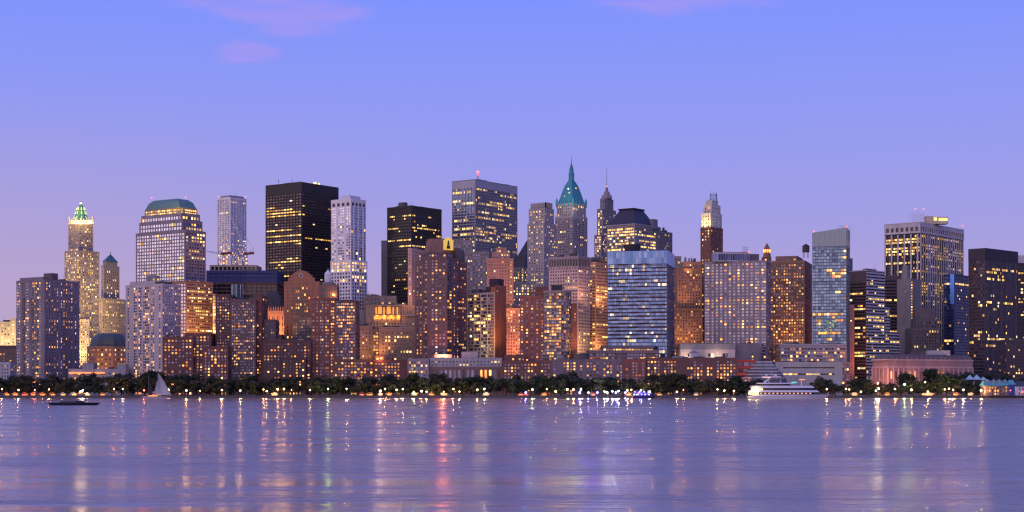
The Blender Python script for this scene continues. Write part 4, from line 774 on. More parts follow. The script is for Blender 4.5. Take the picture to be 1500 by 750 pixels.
# brown stepped block right of the blue glass
Y = 1860; b = Bld('brick_building', 'stepped brown brick block with an orange-lit cornice right of the blue glass tower', 'building', 1008, Y); bb = wall(.3, .16, .1); st = S(pitch=3.4, fl=3.5, ww=.42, wh=.52, lit=.14, gl='dim')
b.block('wall', front_poly(986, 1029, Y, 34), 452, None, bb, st, yv=520); b.block('setback', front_poly(992, 1028, Y + 3, 28), 394, 453, bb, st); P = front_poly(1000, 1027, Y + 7, 22); z0, z1 = b.block('setback', P, 384, 395, bb, st); b.clutter(P, z1, 6, 7)
mb = MB(); Q = front_poly(991.6, 1027, Y + 2.4, 1); mb.prism(Q, Z(394.6, Y), Z(393, Y)); b.part('cornice', mb, bb); flood(b, 1000, 450, Y - 14, (1, .45, .15), 80, (1005, 410, Y)); flood(b, 1010, 510, Y - 26, (1, .48, .2), 120, (1008, 470, Y)); flood(b, 1005, 398, Y - 4, (1, .5, .15), 22, (1010, 391, Y + 3)); flood(b, 994, 512, Y - 20, (1, .48, .2), 80, (994, 450, Y)); b.finish()
b = simple('stone_building', 'narrow pale grey building sliver between blue glass and stepped brown brick', 'building', front_poly(984, 994, 1900, 30), 396, wall(.42, .38, .37), S(pitch=3.6, fl=3.6, ww=.7, wh=.4, lit=.1, gl='dim'), yv=460, n=2, limit=40)
b = simple('office_building', 'grey office block peeking out above the blue glass tower, right of the grey stone block', 'building', front_poly(978, 998, 2000, 30), 376, wall(.27, .25, .25), S(pitch=3.6, fl=3.6, lit=.12, pal='gold', gl='dim'), yv=400, n=5, hmax=6, limit=40)
# dark red tower with white crown
Y = 1930; b = Bld('brick_tower', 'slim dark red brick tower with a white floodlit crown and lattice mast', 'skyscraper', 1041, Y); dr = wall(.19, .085, .06); wc = wall(.56, .52, .46)
P = corner_poly(1026, 1041, 1059, Y, 40); b.block('wall', P, 333, None, dr, {3: S(pitch=3.6, fl=3.6, ww=.36, wh=.45, lit=.3, gl='dim', pal='gold'), 0: S(pitch=3.4, fl=3.6, ww=.5, wh=.5, lit=.03, gl='resi')}, yv=505); P = corner_poly(1027.5, 1041, 1057.5, Y + 2, 40); b.block('crown', P, 312, 334, wc, S(pitch=3.4, fl=3.8, ww=.4, wh=.6, lit=.12, gl='dim', pal='gold')); P = corner_poly(1030, 1042, 1055.5, Y + 5, 40); b.block('crown', P, 300, 313, wc, S(pitch=4, fl=4, ww=.35, wh=.6, lit=.1, gl='dim')); P = corner_poly(1034, 1043, 1052, Y + 8, 40); z0, z1 = b.block('crown', P, 294, 301, wc, None)
mb = MB(); xx, yy = X(1045, Y + 15), Y + 15
for k in range(6):
    w_ = 4.2
    for (dx, dy) in ((-w_, -w_), (w_, -w_), (w_, w_), (-w_, w_)): mb.tube((xx + dx, yy + dy, z1), (xx + dx * .8, yy + dy * .8, Z(282, Y)), .28, .2, 4)
    zz = z1 + (Z(283, Y) - z1) * (k / 5); mb.tube((xx - w_, yy - w_, zz), (xx + w_, yy - w_, zz), .22, .22, 4); mb.tube((xx - w_, yy - w_, zz), (xx + w_, yy - w_, zz + 2), .18, .18, 4); mb.tube((xx + w_, yy - w_, zz), (xx + w_, yy + w_, zz), .22, .22, 4)
b.part('lattice_mast', mb, DARKMETAL); b.mast(1041, 279, 295, Y + 12, .3); b.mast(1049, 280, 295, Y + 12, .3)
flood(b, 1029, 334, Y + 2, (1, .75, .18), 60, (1034, 318, Y + 8)); flood(b, 1036, 334, Y - 8, (1, .75, .18), 60, (1036, 318, Y + 2)); b.block('lower_wing', front_poly(1056, 1066, Y + 6, 24), 446, None, dr, S(lit=.05, gl='dim'), yv=505); b.finish()
# wide pale gridded residential block
Y = 1690; P = corner_poly(1032, 1122.5, 1130, Y, 17); b = Bld('apartment_tower', 'broad grey-violet gridded apartment tower with a glass penthouse above the pale low hall', 'building', 1075, Y); b.root.location = (X(1075, Y), Y, GZ); gv = wall(.27, .22, .25)
st = S(pat='ww.w.w.w.w.w.w.w.w.w.w.ww.ww', fl=3.25, ww=.92, wh=.6, lit=.15, gl='resi', pal='warm', m=.5, top=1.5, fin=None); st['gl'] = 'greyglass'; WM['greyglass'] = glass_mat('grey_blue_pane', [(0, c4(.13, .15, .18)), (.5, c4(.22, .24, .28)), (.85, c4(.34, .36, .4)), (1, c4(.05, .05, .07))], .12, .85, .03); z0, z1 = b.block('wall', P, 382, None, gv, {3: st, 0: S(pitch=3, fl=3.25, ww=.8, wh=.6, lit=.2, gl='resi')}, yv=530); b.clutter(P, z1, 3, 3)
b.block('penthouse', front_poly(1045, 1098, Y + 10, 16), 370, 383, wall(.36, .35, .38), S(pitch=2.6, fl=7, rows=1, ww=.86, wh=.8, lit=0, gl='navy', top=.8, bot=.6, m=.4)); b.block('penthouse', front_poly(1098, 1112, Y + 16, 10), 373, 383, wall(.15, .13, .15), None); mb = MB()
for k in range(6): mb.tube((X(1088 + k * 1.4, Y + 14), Y + 14, Z(371, Y)), (X(1088 + k * 1.4, Y + 14), Y + 14, Z(359.5, Y)), .16, .16, 4)
for k in range(3): mb.tube((X(1088, Y + 14), Y + 14, Z(367 - 3 * k, Y)), (X(1095, Y + 14), Y + 14, Z(367 - 3 * k, Y)), .14, .14, 4)
b.part('antenna', mb, METAL); b.beacon(1097, 369, Y + 9, .6); b.finish()
# small lantern tower
Y = 1840; b = Bld('stone_tower', 'small ornate turret glowing orange on top behind the broad gridded apartment tower', 'tower', 1123, Y); b.block('wall', front_poly(1118, 1130, Y, 12), 376, None, wall(.2, .12, .1), S(lit=.1, gl='dim'), yv=400, roof=False); xx = X(1123.5, Y + 6); mb = MB(); mb.lathe(xx, Y + 6, [(4.4, Z(376, Y)), (4.4, Z(371, Y)), (3.2, Z(370, Y)), (3.2, Z(364, Y)), (3.8, Z(363.5, Y)), (2.2, Z(360, Y)), (.3, Z(355.5, Y))], 10); b.part('turret', mb, wall(.24, .13, .09)); mb = MB()
for k in range(8): a = k * .785; mb.box(xx + 3.4 * math.cos(a) - .8, xx + 3.4 * math.cos(a) + .8, Y + 6 + 3.4 * math.sin(a) - .8, Y + 6 + 3.4 * math.sin(a) + .8, Z(369, Y), Z(365, Y))
b.part('turret_lamp', mb, flat('turret_light', (.4, .15, .05), .5, 0, (1, .3, .06), 3)); b.finish(30)
# brown brick block with water tank
Y = 1800; b = Bld('brick_building', 'tall brown brick block with many orange windows and a roof water tank', 'building', 1158, Y); b.root.location = (X(1158, Y), Y, GZ); P = corner_poly(1127, 1179, 1189.5, Y, 18); st = S(pitch=3.0, fl=3.35, ww=.5, wh=.52, lit=.2, gl='resi', top=3); z0, z1 = b.block('wall', P, 382, None, wall(.25, .135, .095), {3: st, 0: st}, yv=530, trim=wall(.32, .2, .15)); b.clutter(P, z1, 8, 4); b.block('penthouse', corner_poly(1136, 1168, 1176, Y + 8, 18), 375.5, 383, wall(.25, .15, .12), S(rows=1, pitch=4, fl=4, lit=.2, gl='dim'))
def tank(label, px, yt, yb, Y, r=3.2):
    t = empty('water_tank', (X(px, Y), Y, Z(yb, Y)), label, 'water tank', 'roof water tanks'); x = X(px, Y); zt, zb = Z(yt, Y), Z(yb, Y); h = zt - zb; mb = MB(); mb.lathe(x, Y, [(r, zb + h * .38), (r * .98, zb + h * .82)], 14); mb.lathe(x, Y, [(r, zb + h * .38), (.1, zb + h * .379)], 14); mb.build('barrel', wall(.09, .065, .055), t); mb = MB(); mb.lathe(x, Y, [(r * 1.08, zb + h * .82), (.2, zt)], 14); mb.build('conical_lid', wall(.06, .055, .055), t)
    for k in range(4): mb = MB(); a = .785 + k * 1.57; mb.tube((x + r * .8 * math.cos(a), Y + r * .8 * math.sin(a), zb - .5), (x + r * .8 * math.cos(a), Y + r * .8 * math.sin(a), zb + h * .38), .25, .25, 5); mb.build('leg', DARKMETAL, t)
tank('dark wooden water tank on the brown brick block beside the slanted glass tower', 1180.5, 357, 377, Y + 12, 4.2); flood(b, 1135, 520, Y - 25, SODIUM, 90, (1142, 460, Y)); flood(b, 1165, 515, Y - 25, SODIUM, 90, (1165, 460, Y)); b.finish()
# slanted glass tower
Y = 1730; P = corner_poly(1190, 1240, 1245, Y, 17); b = Bld('glass_tower', 'grey-blue glass tower with a slanted roofline rising to the right', 'skyscraper', 1215, Y); b.root.location = (X(1215, Y), Y, GZ); sg = wall(.11, .15, .18, .5, .1)
st = S(pitch=3.0, fl=3.5, ww=.88, wh=.7, lit=.05, row=.12, rin=.3, gl='blue', pal='warm', d=.2, m=.3, top=.5); z0, z1 = b.block('wall', P, 360, None, sg, {3: st, 0: S(pitch=3, fl=3.5, ww=.8, wh=.7, lit=.3, gl='blue')}, yv=510, roof=False); mb = MB(); hz = [Z(333, Y), Z(333, Y), Z(339.5, Y), Z(339.5, Y)]; i0 = len(mb.v)
mb.v += [(p_[0], p_[1], z1 - .01) for p_ in P] + [(p_[0], p_[1], h_) for p_, h_ in zip(P, hz)]
for k in range(4): mb.f.append((k, (k + 1) % 4, 4 + (k + 1) % 4, 4 + k)); mb.m.append(0)
mb.f.append((4, 5, 6, 7)); mb.m.append(0); b.part('slanted_top', mb, flat('screen_glass', (.17, .22, .25), .25, .6)); mb = MB()
for i in (3, 0):
    p_, q_ = Vector(P[i]), Vector(P[(i + 1) % 4]); nn = Vector(((q_ - p_).y, -(q_ - p_).x)).normalized() * .12; n_k = 14 if i == 3 else 2
    for k in range(n_k + 1): q = p_.lerp(q_, k / n_k) + nn; zt = hz[i] + (hz[(i + 1) % 4] - hz[i]) * k / n_k; mb.tube((q.x, q.y, z1), (q.x, q.y, zt), .14, .14, 4)
b.part('screen_mullion', mb, METAL); mb = MB(); xx = X(1228, Y + 8)
for k in range(5): mb.tube((xx + k * 3.2, Y + 8, Z(337, Y)), (xx + k * 3.2, Y + 8, Z(329.5, Y)), .16, .16, 4)
mb.tube((xx, Y + 8, Z(330, Y)), (xx + 12.8, Y + 8, Z(330, Y)), .14, .14, 4); b.part('roof_rail', mb, DARKMETAL); b.beacon(1192, 339, Y + 14, .6); b.beacon(1240, 332, Y + 6, .6)
mb = MB(); p_, q_ = Vector(P[3]), Vector(P[0]); nn = Vector(((q_ - p_).y, -(q_ - p_).x)).normalized(); rr = random.Random(9)
for k in range(46):
    t = rr.uniform(.06, .72); zc = Z(rr.uniform(470, 487), Y); a = p_.lerp(q_, t) + nn * .1; c_ = p_.lerp(q_, t + rr.uniform(.02, .05)) + nn * .1; mb.quad((a.x, a.y, zc), (c_.x, c_.y, zc), (c_.x, c_.y, zc + .8), (a.x, a.y, zc + .8))
o_ = b.part('lit_window', mb, WM['green']); o_['kind'] = 'stuff'; b.finish()
b = simple('office_tower', 'blue tower sliver rising behind the slanted glass tower', 'skyscraper', front_poly(1232, 1249, 2150, 30), 379, wall(.06, .09, .2, .5), None, n=0)
# striped office block
Y = 1830; P = corner_poly(1243, 1269, 1296, Y, 45); b = Bld('office_building', 'office block with dark striped left face and white banded right face stepping down', 'building', 1269, Y); b.root.location = (P[0][0], P[0][1], GZ); wb = wall(.5, .5, .53, .7, .1); dk = wall(.10, .08, .085)
sd = S(pitch=3.4, fl=3.6, ww=.94, wh=.5, lit=.05, row=.5, rin=.5, pal='gold', gl='dark', d=.5, top=14, bot=0); sw = S(pitch=3.4, fl=3.6, ww=.97, wh=.46, lit=.06, row=.28, rin=.5, pal='gold', gl='dim', d=.5, top=2.5, bot=0, band=(1.8, .6)); z0, z1 = b.block('wall', P, 396, None, dk, {3: sd, 0: sw}, yv=560, trim=wb); b.clutter(P, z1, 4)
o_, e_ = Vector(P[0]), (Vector(P[1]) - Vector(P[0])); f_ = (Vector(P[3]) - Vector(P[0])); u_ = e_.normalized(); 
def seg(pxa, pxb, yt, off):
    # step-down wings on the line of the right face
    def on(px): u1 = (px - CX) / F; r = (u1 * o_.y - o_.x) / (u_.x - u1 * u_.y); return o_ + u_ * r
    a, c_ = on(pxa), on(pxb); v_ = f_.normalized() * 30; w_ = f_.normalized() * off; return [tuple(a - w_), tuple(c_ - w_), tuple(c_ + v_), tuple(a + v_)]
for (xa, xb, yt) in ((1296.3, 1303, 449), (1303.3, 1318, 485)): b.block('lower_wing', seg(xa, xb, yt, .3), None, None, dk, {0: sw}, yv=560, trim=wb, z1=Z(yt, Y))
b.block('pier', front_poly(1242, 1251.5, Y - 4, 12), 447, None, wall(.36, .2, .16), S(cols=1, fl=3.6, ww=.3, wh=.3, lit=.1, gl='dim')); flood(b, 1246, 548, Y - 40, (1, .32, .2), 220, (1246, 500, Y)); b.finish()
# big dark tower with pale piers
Y = 2070; P = corner_poly(1296, 1348, 1411.5, Y, 40); b = Bld('office_tower', 'big dark office tower with thin pale piers and a gold-lit box on its roof', 'skyscraper', 1348, Y); pc = wall(.52, .47, .46)
so = S(pitch=2.3, fl=3.9, ww=.86, wh=.6, lit=.03, row=.45, rin=.8, pal='gold', gl='dark', d=.6, top=4, m=1.0, fin=(2.0, 1.2, 4)); so2 = S(pitch=2.3, fl=3.9, ww=.86, wh=.6, lit=.04, row=.5, rin=.65, pal='gold', gl='dark', d=.6, top=4, m=1.0, fin=(1.6, 1.2, 3)); z0, z1 = b.block('wall', P, 338.5, None, wall(.06, .045, .05), {3: so, 0: so2}, yv=530, roof=False, trim=pc)
b.block('frieze', inset(P, 1.012), 325.5, 341, pc, S(pitch=6.6, fl=7, rows=1, ww=.6, wh=.62, lit=0, gl='dark', top=4, bot=1, d=1.2), Yz=Y, trim=pc); zr = Z(325.5, Y); q0 = Vector(P[0]) + Vector((2, 26)); mb = MB(); mb.box(X(1366.5, Y + 30), X(1389, Y + 30), Y + 30, Y + 44, zr + 1, Z(317.5, Y + 30)); mb.box(X(1356, Y + 34), X(1366, Y + 34), Y + 32, Y + 44, zr + 1, Z(316.5, Y + 34)); b.part('penthouse', mb, wall(.55, .47, .33)); mb = MB()
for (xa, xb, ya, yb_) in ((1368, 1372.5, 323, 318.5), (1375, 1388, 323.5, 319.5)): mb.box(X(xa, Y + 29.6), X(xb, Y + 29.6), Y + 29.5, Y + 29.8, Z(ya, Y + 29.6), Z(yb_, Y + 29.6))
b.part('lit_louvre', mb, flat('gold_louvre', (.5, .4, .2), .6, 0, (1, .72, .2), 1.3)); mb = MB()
for k in range(7):
    for j in range(2):
        xx = X(1336 + k * 3, Y + 24); yy = Y + 24 + j * 12; mb.tube((xx, yy, zr), (xx, yy, Z(309, Y + 24) - (3 if k % 2 else 0)), .22, .16, 4)
for k in range(5): zz = zr + 2 + k * 3; mb.tube((X(1336, Y + 24), Y + 24, zz), (X(1354, Y + 24), Y + 24, zz), .18, .18, 4); mb.tube((X(1336 + 3.6 * k, Y + 24), Y + 24, zr), (X(1339.6 + 3.6 * k, Y + 24), Y + 24, zr + 14), .16, .16, 4)
b.part('lattice_mast', mb, WHITEP); b.beacon(1341, 306, Y + 24, .7); b.beacon(1353, 306.5, Y + 24, .7); b.beacon(1410, 330.5, Y + 44, .6); b.finish()
# in front of it
b = simple('office_building', 'dark brown block with a row of square louvres, beside the white banded office block', 'building', front_poly(1293, 1323, 1990, 30), 405, wall(.12, .08, .075), S(pitch=3.4, fl=4, ww=.9, wh=.5, lit=.02, row=.16, rin=.9, pal='gold', gl='dark', top=4), yv=500, n=3)
Y = 1920; P = corner_poly(1314, 1334.5, 1349, Y, 42); b = Bld('office_building', 'blank grey concrete slab tower with one vertical line of gold windows', 'building', 1334, Y); gc2 = wall(.25, .22, .21); z0, z1 = b.block('wall', P, 409, None, gc2, {3: S(pat='.....w...', fl=3.6, ww=.3, wh=.4, lit=.1, gl='dark'), 0: S(pat='w.....', fl=3.4, ww=.7, wh=.5, lit=.85, pal='gold', gl='dark', m=.3)}, yv=540); mb = MB(); Q = corner_poly(1320, 1329, 1333.5, Y + 6, 42); mb.frustum(Q, z1, inset(Q, .7), Z(388, Y)); b.part('roof_peak', mb, gc2); b.finish()
Y = 1890; b = Bld('stone_building', 'dark grey ziggurat building with vertical ribs before the pale-piered tower', 'building', 1356, Y); b.root.location = (X(1356, Y), Y, GZ); zg = wall(.17, .15, .155); st = S(pitch=3.2, fl=3.6, ww=.42, wh=.6, lit=.07, pal='gold', gl='dim', fin=(.7, .5, 1)); b.block('wall', front_poly(1337, 1377, Y, 36), 481, None, zg, st, yv=540); b.block('setback', front_poly(1342, 1374, Y + 5, 28), 468, 482, zg, st); b.block('setback', front_poly(1346.5, 1369, Y + 9, 22), 452, 469, zg, None); b.block('lower_wing', front_poly(1334, 1382, Y - 12, 30), 516, None, zg, S(pitch=3.2, fl=3.6, ww=.6, wh=.5, lit=.5, pal='gold', gl='dim'), yv=550); b.finish()
# dark blue tower
Y = 2010; P = corner_poly(1382, 1398, 1421, Y, 38); b = Bld('glass_tower', 'navy blue glass tower with one bright blue vertical strip', 'skyscraper', 1398, Y); nv = wall(.02, .03, .09, .5, .1); st = S(pitch=3, fl=3.8, ww=.86, wh=.6, lit=.03, row=.08, rin=.5, pal='gold', gl='navy', d=.2); z0, z1 = b.block('wall', P, 402, None, nv, {3: st, 0: st}, yv=560); mb = MB(); p_, q_ = Vector(P[3]), Vector(P[0]); nn = Vector(((q_ - p_).y, -(q_ - p_).x)).normalized(); a, c_ = p_.lerp(q_, .64), p_.lerp(q_, .99); mb.prism([tuple(a - nn * .3), tuple(c_ - nn * .3), tuple(c_ + nn * .5), tuple(a + nn * .5)][::-1], Z(445, Y), z1 + .3, 0, True); b.part('blue_panel', mb, flat('blue_cladding', (.10, .30, .75), .25, .7)); b.clutter(P, z1, 3, 3); b.finish()
# bronze tower near the right edge
Y = 1770; P = corner_poly(1418.5, 1443.5, 1491, Y, 46); b = Bld('office_tower', 'dark bronze glass office tower with a blank top band near the right edge', 'skyscraper', 1444, Y); bz = wall(.055, .05, .075, .5, .12); so = S(pitch=2.6, fl=3.8, ww=.8, wh=.6, lit=.06, row=.0, pal='gold', gl='bronze', d=.3, top=13, fin=(.35, .25, 4), litf=lambda u, v: .7); so2 = S(pitch=2.6, fl=3.8, ww=.82, wh=.62, lit=.025, row=.34, rin=.45, pal='gold', gl='bronze', d=.3, top=13, fin=(.35, .25, 4)); z0, z1 = b.block('wall', P, 364, None, bz, {3: so, 0: so2}, yv=555, trim=wall(.12, .09, .1)); mb = MB(); zt = z1 + .6
for i in (3, 0):
    p_, q_ = Vector(P[i]), Vector(P[(i + 1) % 4]); nn = Vector(((q_ - p_).y, -(q_ - p_).x)).normalized(); mb.prism([tuple(p_ + nn * .35 + (q_ - p_) * .002), tuple(q_ + nn * .35), tuple(q_ - nn * .2), tuple(p_ - nn * .2 + (q_ - p_) * .002)][::-1], z1 - 12.5, zt, 0, True)
b.part('top_band', mb, wall(.045, .035, .045, .6, .1)); b.finish()
b = simple('office_tower', 'dark office tower with a pale roof box cut off by the right edge', 'skyscraper', front_poly(1490, 1545, 1860, 40), 386, wall(.06, .05, .06), S(pitch=3, fl=3.8, ww=.8, wh=.5, lit=.12, pal='gold', gl='dark', row=.1), yv=560, n=0, fin=False); b.block('penthouse', front_poly(1491, 1520, 1864, 20), 375, 387, wall(.5, .47, .47), None); b.finish()
b = simple('office_building', 'low dark block with scattered lit windows behind trees at the far right', 'building', front_poly(1474, 1520, 1700, 30), 498, wall(.07, .055, .07), S(pitch=3, fl=3.6, lit=.12, pal='gold', gl='dark'), n=3)
# pink beaux arts customs building
Y = 1650; P = corner_poly(1278, 1301, 1425, Y, 62); b = Bld('stone_building', 'long pink floodlit classical stone building with a slate mansard roof behind the trees', 'building', 1350, Y); b.root.location = (P[0][0], P[0][1], GZ); pks = wall(.34, .22, .2); z0, z1 = b.block('wall', P, 527, None, pks, {3: S(pat='.w.w.w.', fl=9, ww=.75, wh=.7, rows=2, lit=.3, gl='dim', top=8, m=2), 0: S(pitch=6.5, fl=8.5, rows=2, ww=.38, wh=.55, lit=.12, gl='dim', top=9)}, roof=False); mb = MB()
mb.prism(inset(P, 1.012), z1 - 8.2, z1 - 6.8, 0, True); mb.prism(inset(P, 1.02), z1 - .6, z1 + .9, 0, True); b.part('cornice', mb, wall(.5, .35, .32)); mb = MB(); mb.frustum(inset(P, .99), z1 + .9, inset(P, .9), Z(518.5, Y)); rf = b.part('mansard_roof', mb, wall(.13, .12, .14, .7)); mb = MB()
for i, nk in ((3, 3), (0, 17)):
    for k in range(nk):
        q = Vector(inset(P, .965)[i]).lerp(Vector(inset(P, .965)[(i + 1) % 4]), (k + .5) / nk); mb.box(q.x - .8, q.x + .8, q.y - 1.1, q.y + 3, z1 + 1.2, z1 + 2.8); mb.frustum([(q.x - 1.0, q.y - 1.3), (q.x + 1.0, q.y - 1.3), (q.x + 1.0, q.y + 3), (q.x - 1.0, q.y + 3)], z1 + 2.8, [(q.x - .1, q.y - 1.3), (q.x + .1, q.y - 1.3), (q.x + .1, q.y + 3), (q.x - .1, q.y + 3)], z1 + 3.8)
mb.build('dormer', wall(.2, .16, .17), rf); mb = MB()
for i, nk in ((3, 4), (0, 17)):
    p_, q_ = Vector(P[i]), Vector(P[(i + 1) % 4]); nn = Vector(((q_ - p_).y, -(q_ - p_).x)).normalized() * .5
    for k in range(nk + 1): q = p_.lerp(q_, k / nk) + nn; mb.tube((q.x, q.y, GZ + 6), (q.x, q.y, z1 - 8.2), .65, .55, 8)
b.part('column', mb, wall(.5, .34, .31))['kind'] = 'stuff'
for (px, py, pw, dY) in ((1284, 562, 80, -22), (1296, 560, 70, -20), (1320, 556, 26, -14), (1345, 556, 30, -4), (1380, 556, 22, 10), (1405, 556, 16, 16)): flood(b, px, py, Y + dY, (1, .36, .24), pw, (px, 536, Y + 25))
mb = MB(); mb.box(X(1360, Y + 40), X(1392, Y + 40), Y + 40, Y + 50, Z(520, Y), Z(512, Y)); b.part('penthouse', mb, wall(.4, .38, .38)); b.finish()
# hotel-like block and museum annex
Y = 1690; b = Bld('hotel', 'long grey block with four rows of lit windows above the museum annex', 'building', 1190, Y); b.root.location = (X(1190, Y), Y, GZ); P = front_poly(1142.5, 1240.5, Y, 30); z0, z1 = b.block('wall', P, 504.5, None, wall(.3, .24, .24), S(pitch=3.1, fl=4.0, ww=.66, wh=.5, lit=.2, gl='resi', pal='warm', band=(.9, .4), top=3), yv=540, trim=wall(.4, .36, .37)); b.clutter(P, z1, 6, 3); b.block('lower_wing', front_poly(1232, 1245, Y - 10, 18), 531, None, wall(.3, .22, .21), S(cols=3, fl=3.6, ww=.7, wh=.5, lit=.2, gl='resi', band=(.5, .8))); b.finish()
Y = 1618; b = Bld('museum_wing', 'long low pale stone wing with a ribbon of lit windows beside the louvred ziggurat', 'building', 1190, Y); b.root.location = (X(1190, Y), Y, GZ); P = front_poly(1136, 1234, Y, 40); st = S(pitch=3, fl=8, rows=2, ww=.96, wh=.22, lit=.1, row=.0, pal='gold', gl='dark', top=2, bot=19, m=8, litf=lambda u, v: 5 if v < .5 and u < .75 else .5); z0, z1 = b.block('wall', P, 531, None, wall(.37, .35, .36), st); b.clutter(P, z1, 4, 2); b.finish(); REFS.append((1156, 1240, 'the long pale museum wing'))
Y = 1598; b = Bld('museum', 'grey six-tiered louvred ziggurat museum behind the white yacht', 'museum', 1120, Y); xc = X(1120.5, Y + 26); yc = Y + 26; mb = MB(); mm = MB()
def hexa(r, rot=.12): return [(xc + r * math.cos(rot + k * math.pi / 3), yc + r * math.sin(rot + k * math.pi / 3)) for k in range(6)]
for k in range(6):
    yb_, yt_ = 557 - k * 4.7, 557 - (k + 1) * 4.7; r0 = 25.5 - k * 2.9; mb.frustum(hexa(r0), Z(yb_, Y), hexa(r0 - 1.6), Z(yt_ + 1.6, Y)); mm.frustum(hexa(r0 - .6), Z(yt_ + 1.9, Y), hexa(r0 - 1.0), Z(yt_ + .1, Y))
mb.frustum(hexa(24), GZ - .5, hexa(25), Z(557, Y)); b.part('wall', mm, wall(.4, .38, .4)); b.part('louvred_roof', mb, wall(.15, .15, .17, .6)); mb = MB()
for k in range(12): mb.tube((xc + 24.6 * math.cos(k * .5236), yc + 24.6 * math.sin(k * .5236), GZ), (xc + 25.2 * math.cos(k * .5236), yc + 25.2 * math.sin(k * .5236), Z(557, Y)), .5, .5, 6)
b.part('column', mb, WHITEP)['kind'] = 'stuff'; REFS.append((1086, 1156, 'the louvred ziggurat'))
# pale hall, grey block, red frame
Y = 1650; b = Bld('low_hall', 'pale flat hall with a grey roof band and a small white gabled porch', 'building', 1037, Y); b.root.location = (X(1037, Y), Y, GZ); P = front_poly(997, 1077, Y, 30); z0, z1 = b.block('wall', P, 511.5, None, wall(.56, .46, .42), S(pat='..w......ww.w.ww..', rows=1, fl=4, ww=.9, wh=.5, lit=.3, pal='pale', gl='dim', top=2.5, bot=39)); b.block('roof_band', inset(P, 1.01), 504, 512, wall(.27, .25, .25), None, Yz=Y); b.clutter(P, Z(504, Y), 5, 1.6); mb = MB(); xa, xb = X(1011, Y - 9), X(1023, Y - 9); mb.box(xa, xb, Y - 9, Y - 1, Z(530, Y), Z(517.5, Y)); b.part('porch', mb, wall(.45, .45, .5)); mb = MB(); i0 = 0
mb.v += [(xa - .4, Y - 9.4, Z(517.4, Y)), (xb + .4, Y - 9.4, Z(517.4, Y)), ((xa + xb) / 2, Y - 9.4, Z(513.5, Y)), (xa - .4, Y - .6, Z(517.4, Y)), (xb + .4, Y - .6, Z(517.4, Y)), ((xa + xb) / 2, Y - .6, Z(513.5, Y))]; mb.f += [(0, 1, 2), (3, 5, 4), (1, 4, 5, 2), (0, 2, 5, 3)]; mb.m += [0] * 4; b.part('porch_roof', mb, wall(.24, .25, .3)); flood(b, 1003, 527, Y - 12, (1, .7, .45), 26, (1006, 519, Y)); flood(b, 1050, 527, Y - 12, (1, .7, .45), 26, (1050, 519, Y)); b.finish()
b = simple('office_building', 'plain grey block between the pale flat hall and the brown brick tower', 'building', front_poly(1077.6, 1112, 1655, 26), 504, wall(.2, .17, .18), S(pat='.......w..', fl=3.6, ww=.6, wh=.4, lit=.6, pal='gold', gl='dim', top=8), n=3)
Y = 1622; b = Bld('red_building', 'open red framed building squeezed between dark brick block and the ziggurat', 'building', 1093, Y); b.root.location = (X(1093, Y), Y, GZ); rd = wall(.42, .06, .05); mb = MB()
for yy in (528.5, 538, 547.5, 556): mb.box(X(1080, Y), X(1106, Y), Y - .2, Y + 14, Z(yy + 1.5, Y), Z(yy - 1.2, Y))
for xx in (1080.6, 1089, 1098, 1105.4): mb.box(X(xx - .55, Y), X(xx + .55, Y), Y, Y + 13.8, GZ, Z(527.5, Y) - .3)
b.part('frame', mb, rd); mb = MB(); mb.box(X(1081, Y), X(1105, Y), Y + 2, Y + 13, GZ, Z(528, Y)); b.part('wall', mb, wall(.2, .17, .17)); 
for yy in (533.3, 542.8, 552):
    for (xa, xb) in ((1081.5, 1088.2), (1090, 1097.2), (1099, 1104.6)): b.win.append(((X((xa + xb) / 2, Y), Y + 1.9, Z(yy, Y)), X(xb, Y) - X(xa, Y), 4.2, 0, 'resi', 1, b.root))
flood(b, 1091, 562, Y - 14, (1, .4, .3), 30, (1092, 545, Y)); b.finish()

# front brick row
def rowb(label, x0, x1, yt, mat, Y=1602, lit=.2, gl='resi', n=3, ref=None, pitch=3.5, trim=None, row=0.0, dep=26, name='brick_building', ww=.52):
    rr = random.Random(x0); nc = max(3, round((X(x1, Y) - X(x0, Y)) / pitch)); pat = ''
    while len(pat) < nc: pat += rr.choice(['ww', 'wpw', 'w.w', 'wd', 'pp', 'w.', 'wwd', '.w'])
    b = simple(name, label, 'building', front_poly(x0, x1, Y, dep), yt, mat, S(pat=pat[:nc], fl=3.15, ww=ww, wh=.55, lit=lit, gl=gl, row=row), n=n, hmax=2.4, trim=trim, px=(x0 + x1) / 2)
    if ref: REFS.append((x0, x1, ref))
    return b
rowb('low red brick block with an orange-lit roof box below the brown sandstone block', 547, 597, 528, brick, 1612, .22, ref='the low red brick block')
b = simple('rooftop_box', 'small orange-lit box on the roof of the low red brick block', 'roof box', front_poly(549, 563, 1618, 10), 522, wall(.4, .15, .08), S(cols=2, rows=1, fl=4, ww=.7, wh=.6, lit=1, pal='warm', top=.6, bot=.2), yb=528.3, n=0); point('box_lamp', (X(556, 1610), 1609, Z(524, 1610)), (1, .3, .08), 5000, None)
